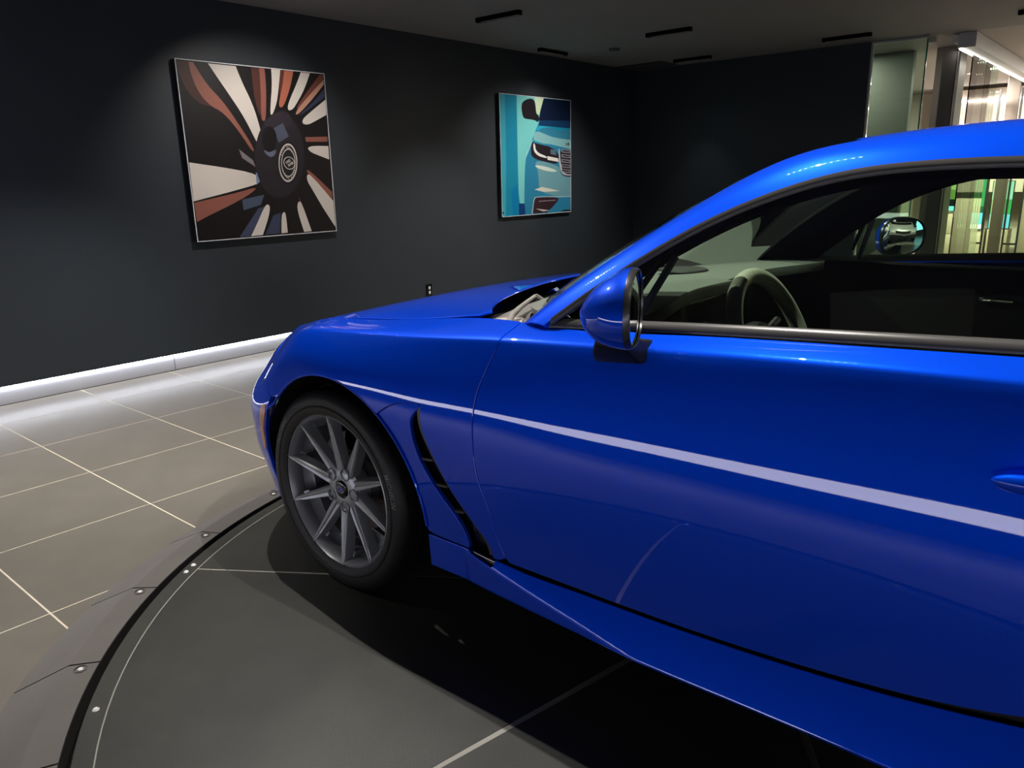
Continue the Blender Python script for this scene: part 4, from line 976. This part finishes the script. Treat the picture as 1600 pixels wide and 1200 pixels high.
    lathe('brake_hat', f([(yo + .108, .0785), (yo + .085, .072), (yo + .083, .0001)]), mat('hat_grey', (.20, .20, .20), rough=.5, metal=.6), car, center=c, n=40)
    a0, a1 = math.radians(100), math.radians(152)
    lathe('brake_caliper', f([(yo + .085, .102), (yo + .075, .115), (yo + .072, .145), (yo + .080, .166), (yo + .130, .168), (yo + .135, .102), (yo + .085, .102)]), mat('caliper_grey', (.14, .14, .145), rough=.4, metal=.7), car, center=c, n=14, a0=a0, a1=a1)
    lathe('hub_carrier', f([(yo + .13, .0001), (yo + .13, .12), (yo + .17, .12)]), M_LINER, car, center=c, n=24)
for cx in (0, 2.575):
    for sg in (-1, 1): wheel(cx, sg)

# ------------------------------------------------------------------ door mirrors
def door_mirror(sg):
    C = Vector((1.080, -.962, .972)) if sg < 0 else Vector((1.045, -.955, .966)); ang = math.radians(24 if sg < 0 else 35)
    nx = Vector((math.cos(ang), math.sin(ang), 0)); tx = Vector((-math.sin(ang), math.cos(ang), 0)); up = Vector((0, 0, 1))
    def pt(a, d, kx, kz, sh=0, sx=0):
        # rounded outline: squarish ellipse, taller inboard
        ca, sa = math.cos(a), math.sin(a); e = .80
        x = abs(ca) ** e * (1 if ca > 0 else -1); z = abs(sa) ** e * (1 if sa > 0 else -1)
        p = C + tx * (x * kx * .098 + sx) + up * (z * kz * .071 * (1 + .06 * x) + sh) + nx * d
        return Vector((p.x, p.y * -sg, p.z))
    n = 40
    def shell(name, st, m, par, cap=False):
        vs = [pt(2 * math.pi * i / n, *s_) for s_ in st for i in range(n)]
        fs = grid_faces(len(st), n, False, True)
        if cap: fs.append(tuple((len(st) - 1) * n + j for j in range(n)))
        bm = bmesh.new(); bv = [bm.verts.new(v) for v in vs]
        for q in fs: bm.faces.new([bv[i] for i in q])
        return bmobj(name, bm, m, par, smooth=True, auto=45)
    hd = shell('mirror_housing', [(.000, 1.0, 1.0, 0), (-.010, .985, .985, 0), (-.026, .92, .925, -.002), (-.043, .81, .82, -.005), (-.059, .66, .68, -.008), (-.073, .47, .50, -.010), (-.083, .28, .30, -.011), (-.089, .12, .13, -.011), (-.091, .01, .01, -.011)], M_PAINT, car, cap=True)
    shell('mirror_bezel', [(.0005, 1.0, 1.0), (.006, .99, .99), (.011, .965, .965), (.012, .93, .93), (.008, .91, .91)], mat('gunmetal', (.12, .12, .125), rough=.25, metal=.8), hd)
    shell('mirror_glass', [(.0060 + (1 - k * k) * .0040, k, k) for k in (.912, .78, .62, .46, .30, .15, .02)], M_MIRROR, hd, cap=True)
    # foot on the door skin
    ft = []
    sec_ = [((.935, -.835, .836), (1.050, -.838, .846), (1.045, -.800, .884), (.950, -.800, .884)), ((.938, -.866, .838), (1.050, -.868, .848), (1.046, -.86, .895), (.948, -.86, .893)),
            ((.955, -.900, .862), (1.052, -.902, .868), (1.050, -.90, .92), (.970, -.90, .92)), ((.985, -.935, .890), (1.055, -.938, .892), (1.055, -.93, .94), (.995, -.93, .94))]
    bm = bmesh.new(); vs = [[bm.verts.new((x, y * -sg, z)) for x, y, z in s_] for s_ in sec_]
    for a, b in zip(vs[:-1], vs[1:]):
        for i in range(4): bm.faces.new((a[i], a[(i + 1) % 4], b[(i + 1) % 4], b[i]))
    bm.faces.new(vs[0]); bm.faces.new(vs[-1][::-1])
    bmesh.ops.bevel(bm, geom=[e for e in bm.edges], offset=.006, segments=2, affect='EDGES', profile=.5)
    bmobj('mirror_foot', bm, mat('foot_black', (.006, .006, .007), rough=.5, spec=.3), car, smooth=True, auto=50)
for sg in (-1, 1): door_mirror(sg)

# door handles
for sg in (-1, 1):
    n = 18; vs = []; L = 30
    for i in range(L + 1):
        f_ = i / L; x = 1.648 + .205 * f_; k = max(.02, 1 - abs(2 * f_ - 1) ** 4) ** .5
        for j in range(n):
            a = 2 * math.pi * j / n; vs.append((x, sg * (.886 + .012 * k * math.cos(a) + .006 * k), .762 + .004 * math.sin(f_ * math.pi) + .016 * k * math.sin(a)))
    bm = bmesh.new(); bv = [bm.verts.new(v) for v in vs]
    for q in grid_faces(L + 1, n, False, True) + [tuple(range(n)), tuple(L * n + j for j in range(n))]: bm.faces.new([bv[i] for i in q])
    bmobj('door_handle', bm, M_PAINT, car, smooth=True, auto=60)

# ------------------------------------------------------------------ cowl and wipers
def cowl_S(x, y): y = np.asarray(y); return np.c_[x, y, .832 - .030 * (y / .7) ** 2 - (np.asarray(x) - .3) * .02]
cl = [(.235, 0), (.25, -.2), (.29, -.40), (.36, -.56), (.44, -.68), (.60, -.745), (.66, -.75), (.62, -.62), (.54, -.42), (.47, -.2), (.45, 0)]
panel('cowl_panel', [cl + [(x, -y) for x, y in cl[::-1]][1:-1]], cowl_S, .03, M_PLASTIC, car, ref=(0, 0, 1), thick=.02)
def shelf_S(x, y): y = np.asarray(y); return np.c_[x, y, .856 - .026 * (y / .7) ** 2 + .006 * np.sin((np.asarray(x) - .4) * 20)]
panel('cowl_cover', [[(.44, -.60), (.395, -.45), (.36, -.2), (.35, .1), (.40, .1), (.41, -.2), (.445, -.42), (.50, -.60)]], shelf_S, .025, M_COWL, car, ref=(0, 0, 1), thick=.012)
panel('wiper_base_cover', [[(.505, -.72), (.47, -.66), (.455, -.58), (.50, -.56), (.545, -.60), (.575, -.68), (.565, -.735)]], lambda x, y: np.c_[x, y, .838 + .014 * np.exp(-((np.asarray(x) - .51) ** 2 + (np.asarray(y) + .64) ** 2) / .004)], .015, mat('cover_beige', (.42, .38, .34), rough=.45), car, ref=(0, 0, 1), thick=.012)
tube('wiper_arm', [(.600, -.735, .862), (.565, -.68, .872), (.535, -.61, .880), (.515, -.55, .887), (.503, -.51, .892)], [.009, .008, .0065, .006, .006], mat('wiper_grey', (.30, .28, .26), rough=.35), car, n=10)
tube('wiper_arm', [(.503, -.51, .893), (.510, -.505, .888), (.52, -.50, .880)], .008, M_COWL, car, n=8)
tube('wiper_blade', [(.61, -.62, .878), (.56, -.45, .890), (.51, -.2, .900), (.48, .1, .902)], .006, M_PLASTIC, car, n=8)
tube('wiper_arm', [(.47, .10, .875), (.50, -.12, .890), (.53, -.30, .892)], .006, M_PLASTIC, car, n=8)
box('warning_label', (.575, -.50, .8895), (.590, -.44, .8905), M_WHITE, car)

# ------------------------------------------------------------------ interior
def dash_S(x, y):
    x = np.asarray(x); y = np.asarray(y)
    z = .880 + .030 * np.sin(np.clip((x - .42) / .50, 0, 1) * math.pi * .62) - .012 * (y / .7) ** 2
    hood = .030 * np.exp(-(((y + .36) / .20) ** 4)) * np.clip((x - .72) / .14, 0, 1)
    return np.c_[x, y, z + hood]
dl = [(.44, 0), (.50, -.35), (.62, -.66), (.90, -.69), (.93, -.56), (.935, -.36), (.93, -.20), (.86, -.10), (.84, 0), (.84, .3), (.88, .62), (.86, .69), (.62, .66), (.50, .35)]
dash = panel('dashboard', [smooth_line(dl + [dl[0]], 120)[:-1]], dash_S, .03, M_DASH, car, ref=(0, 0, 1), thick=.03)
prism('dash_front', [(-.66, .60), (.66, .60), (.66, .865), (-.66, .865)], 'x', .70, .80, M_DARKIN, dash)
box('instrument_pod', (.80, -.54, .70), (.90, -.18, .895), M_SCREEN, dash, bev=.01)
box('centre_screen', (.80, -.12, .72), (.835, .12, .86), M_SCREEN, dash, bev=.006)
lathe('air_vent_ring', [(-.02, .045), (0, .050), (.006, .045), (0, .036)], mat('satin_silver', (.5, .5, .5), rough=.3, metal=.8), dash, axis='x', center=(.905, -.60, .80), n=28)
lathe('speaker_grille', [(.004, .0001), (.004, .075), (0, .08)], M_PLASTIC, dash, axis='z', center=(.62, .10, .908), n=28)
def torus(name, C, nrm, R, r, m, par, n=64, k=14, sq=1.0):
    N_ = Vector(nrm).normalized(); A = N_.cross(Vector((0, 1, 0))).normalized(); Bv = N_.cross(A); vs = []
    for i in range(n):
        a = 2 * math.pi * i / n; d = A * math.cos(a) + Bv * math.sin(a)
        for j in range(k):
            b = 2 * math.pi * j / k; vs.append(Vector(C) + d * (R + r * math.cos(b)) + N_ * r * math.sin(b) * sq)
    return mesh(name, vs, grid_faces(n, k, True, True), m, par, smooth=True)
SWC = Vector((1.108, -.36, .803)); SWN = Vector((.92, 0, .39)).normalized(); SWU = Vector((-.39, 0, .92)).normalized(); SWR = Vector((0, 1, 0))
sw = torus('steering_wheel', SWC, SWN, .174, .0185, M_LEATHER, car, sq=1.1)
sw['label'] = 'grey leather steering wheel'
def swp(r, u, d): return SWC + SWR * r + SWU * u + SWN * d
hub = tube('wheel_pad', [swp(0, -.005, -.07), swp(0, -.005, -.03), swp(0, -.005, -.012), swp(0, -.005, -.004)], [.072, .074, .066, .040], M_PLASTIC, sw, n=28)
for s in (-1, 1): tube('wheel_spoke', [swp(s * .05, .0, -.025), swp(s * .11, .006, -.012), swp(s * .168, .012, 0)], [.026, .019, .014], M_PLASTIC, sw, n=12, flat=.5)
tube('wheel_spoke', [swp(0, -.05, -.025), swp(0, -.12, -.012), swp(0, -.17, 0)], [.022, .016, .014], M_PLASTIC, sw, n=12, flat=.5)
torus('pad_ring', swp(0, -.005, -.006), SWN, .034, .004, mat('satin_silver', (.5, .5, .5), rough=.3, metal=.8), sw, n=36, k=8)
tube('steering_column', [swp(0, 0, -.05), swp(0, -.03, -.30)], [.05, .06], M_DARKIN, car, n=16)
tube('column_stalk', [swp(-.04, .02, -.05), swp(-.17, .05, -.045)], [.008, .011], M_PLASTIC, car, n=10)
tube('column_stalk', [swp(.04, .02, -.05), swp(.17, .05, -.045)], [.008, .011], M_PLASTIC, car, n=10)

def seat(x0, yc, label):
    M_SEAT = M_LEATHER
    def slab(name, st, hw, m, k=16):
        """stations (x, z, nx, nz, half thickness, half width factor) of a cushion"""
        vs = []
        for x, z, nx_, nz_, th, wf in st:
            for j in range(k):
                a = 2 * math.pi * j / k; ca, sa = math.cos(a), math.sin(a)
                yy = abs(ca) ** .5 * (1 if ca > 0 else -1) * hw * wf; tt = abs(sa) ** .7 * (1 if sa > 0 else -1) * th * (1 + .25 * abs(ca))
                vs.append((x0 + x + nx_ * tt, yc + yy, z + nz_ * tt))
        bm = bmesh.new(); bv = [bm.verts.new(v) for v in vs]
        for q in grid_faces(len(st), k, False, True) + [tuple(range(k)), tuple((len(st) - 1) * k + j for j in range(k))]: bm.faces.new([bv[i] for i in q])
        return bmobj(name, bm, m, car, smooth=True, auto=60)
    slab('seat_cushion', [(-.50, .40, 0, 1, .03, .8), (-.48, .41, 0, 1, .06, .95), (-.25, .40, 0, 1, .07, 1), (0, .37, 0, 1, .07, 1), (.08, .36, 0, 1, .04, .9)], .25, M_SEAT)
    b = slab('seat_back', [(-.02, .38, .95, .2, .05, .9), (.04, .55, .96, .25, .07, 1), (.10, .75, .96, .28, .065, 1.02), (.155, .92, .96, .28, .055, .92), (.185, 1.01, .96, .28, .045, .72), (.20, 1.05, .96, .28, .02, .6)], .25, M_SEAT)
    h = slab('headrest', [(.19, 1.02, .97, .24, .03, .9), (.195, 1.05, .97, .24, .045, 1), (.205, 1.11, .97, .24, .045, 1), (.212, 1.145, .97, .24, .035, .9), (.215, 1.155, .97, .24, .012, .7)], .125, M_SEAT)
    box('seat_opening', (x0 + .125, yc - .05, .965), (x0 + .155, yc + .05, .995), M_BLACK, car, bev=.008)
    return b
seat(1.70, .37, 'passenger'); seat(1.96, -.37, 'driver')
box('centre_console', (.80, -.10, .25), (1.75, .10, .58), M_DARKIN, car, bev=.02)
box('cabin_floor', (.45, -.80, .20), (2.3, .80, .27), M_DARKIN, car)
box('rear_bulkhead', (2.3, -.72, .25), (2.36, .72, .98), M_DARKIN, car)
box('firewall', (.40, -.66, .25), (.44, .66, .84), M_DARKIN, car)
box('engine_undertray', (-.55, -.40, .17), (.42, .40, .55), M_LINER, car)
box('rear_underbody', (2.15, -.40, .19), (3.2, .40, .6), M_LINER, car)
tube('inner_door_handle', [(1.36, .672, .80), (1.40, .664, .802), (1.45, .672, .80)], .007, M_CHROME, car, n=8)
box('interior_mirror', (1.17, -.10, 1.185), (1.19, .10, 1.222), M_PLASTIC, car, bev=.008)
tube('mirror_stem', [(1.17, 0, 1.205), (1.12, 0, 1.228)], .008, M_PLASTIC, car, n=8)

# ------------------------------------------------------------------ off-road car at the other end of the room (seen in the far door mirror)
suv = empty('parked_suv', (9.0, 1.75, ZF)); tag(suv, 'pale silver off-road car parked behind the blue car, visible in its far mirror', 'car')
M_SILVER = mat('silver_paint', (.55, .56, .57), rough=.3, metal=.4, coat=1)
def sl(name, st, m, par):
    """stations (x, half width bottom, half width top, z0, z1)"""
    bm = bmesh.new(); R = []
    for x, wb, wt, z0, z1 in st: R.append([bm.verts.new(p) for p in ((x, -wb, z0), (x, wb, z0), (x, wt, z1), (x, -wt, z1))])
    for a, b in zip(R[:-1], R[1:]):
        for i in range(4): bm.faces.new((a[i], a[(i + 1) % 4], b[(i + 1) % 4], b[i]))
    bm.faces.new(R[0]); bm.faces.new(R[-1][::-1])
    bmesh.ops.bevel(bm, geom=list(bm.edges), offset=.035, segments=2, affect='EDGES', profile=.5)
    return bmobj(name, bm, m, par, smooth=True, auto=35)
sl('body', [(0, .88, .86, .42, .86), (.10, .95, .93, .36, 1.02), (1.1, .97, .95, .36, 1.10), (4.4, .97, .93, .36, 1.12), (4.55, .93, .90, .45, 1.05)], M_SILVER, suv)
sl('cabin', [(1.05, .90, .86, 1.06, 1.10), (1.55, .90, .72, 1.06, 1.68), (1.8, .90, .72, 1.06, 1.72), (4.1, .90, .72, 1.06, 1.70), (4.45, .88, .74, 1.06, 1.12)], M_SILVER, suv)
sl('windscreen', [(1.10, .80, .78, 1.11, 1.13), (1.50, .74, .66, 1.15, 1.64)], M_SCREEN, suv)
box('front_bumper', (-.06, -.92, .30), (.06, .92, .55), M_PLASTIC, suv, bev=.03); box('grille', (-.02, -.48, .66), (.01, .48, .86), M_BLACK, suv, bev=.01)
for s in (-1, 1):
    box('headlight', (-.015, s * .70 - .17, .68), (.05, s * .70 + .17, .84), mat('headlight_glass', (.8, .82, .85), rough=.1), suv, bev=.02)
    for x in (.85, 3.7): lathe('tire', [(s * .98, .0001), (s * .98, .24), (s * 1.0, .26), (s * 1.0, .36), (s * .96, .38), (s * .76, .38), (s * .74, .3), (s * .74, .0001)], M_RUBBER, suv, axis='y', center=(x, 0, .38), n=32)
    box('door_mirror', (1.45, s * 1.06 - .09, 1.08), (1.56, s * 1.06 + .09, 1.26), M_PLASTIC, suv, bev=.02)
    box('side_window', (1.75, s * .83 - .012, 1.16), (4.0, s * .83 + .012, 1.5), M_SCREEN, suv)
e = empty('lightbox', (XR - .03, 4.6, .55)); tag(e, 'cyan backlit panel on the far right wall', 'lightbox')
box('lit_face', (0, -.9, 0), (.02, .9, 1.6), emit_mat('cyan_light', (.25, .75, .95), 2.2), e); box('surround', (.0205, -.94, -.04), (.029, .94, 1.64), M_PLASTIC, e)
e = empty('lightbox', (XR - .03, .6, .55)); tag(e, 'pale glowing panel added on the far right wall behind the parked car', 'lightbox')  # unseen panel added to brighten what the far mirror shows
box('lit_face', (0, -1.2, 0), (.02, 1.2, 1.5), emit_mat('pale_light', (.9, .92, .9), 1.0), e); box('surround', (.0205, -1.24, -.04), (.029, 1.24, 1.54), M_PLASTIC, e)
downlight(8.2, 1.7, 0, 'slot downlight added above the parked off-road car', power=260, aim=(9.2, 1.7, .5), angle=100)  # unseen lamp added to light the parked car
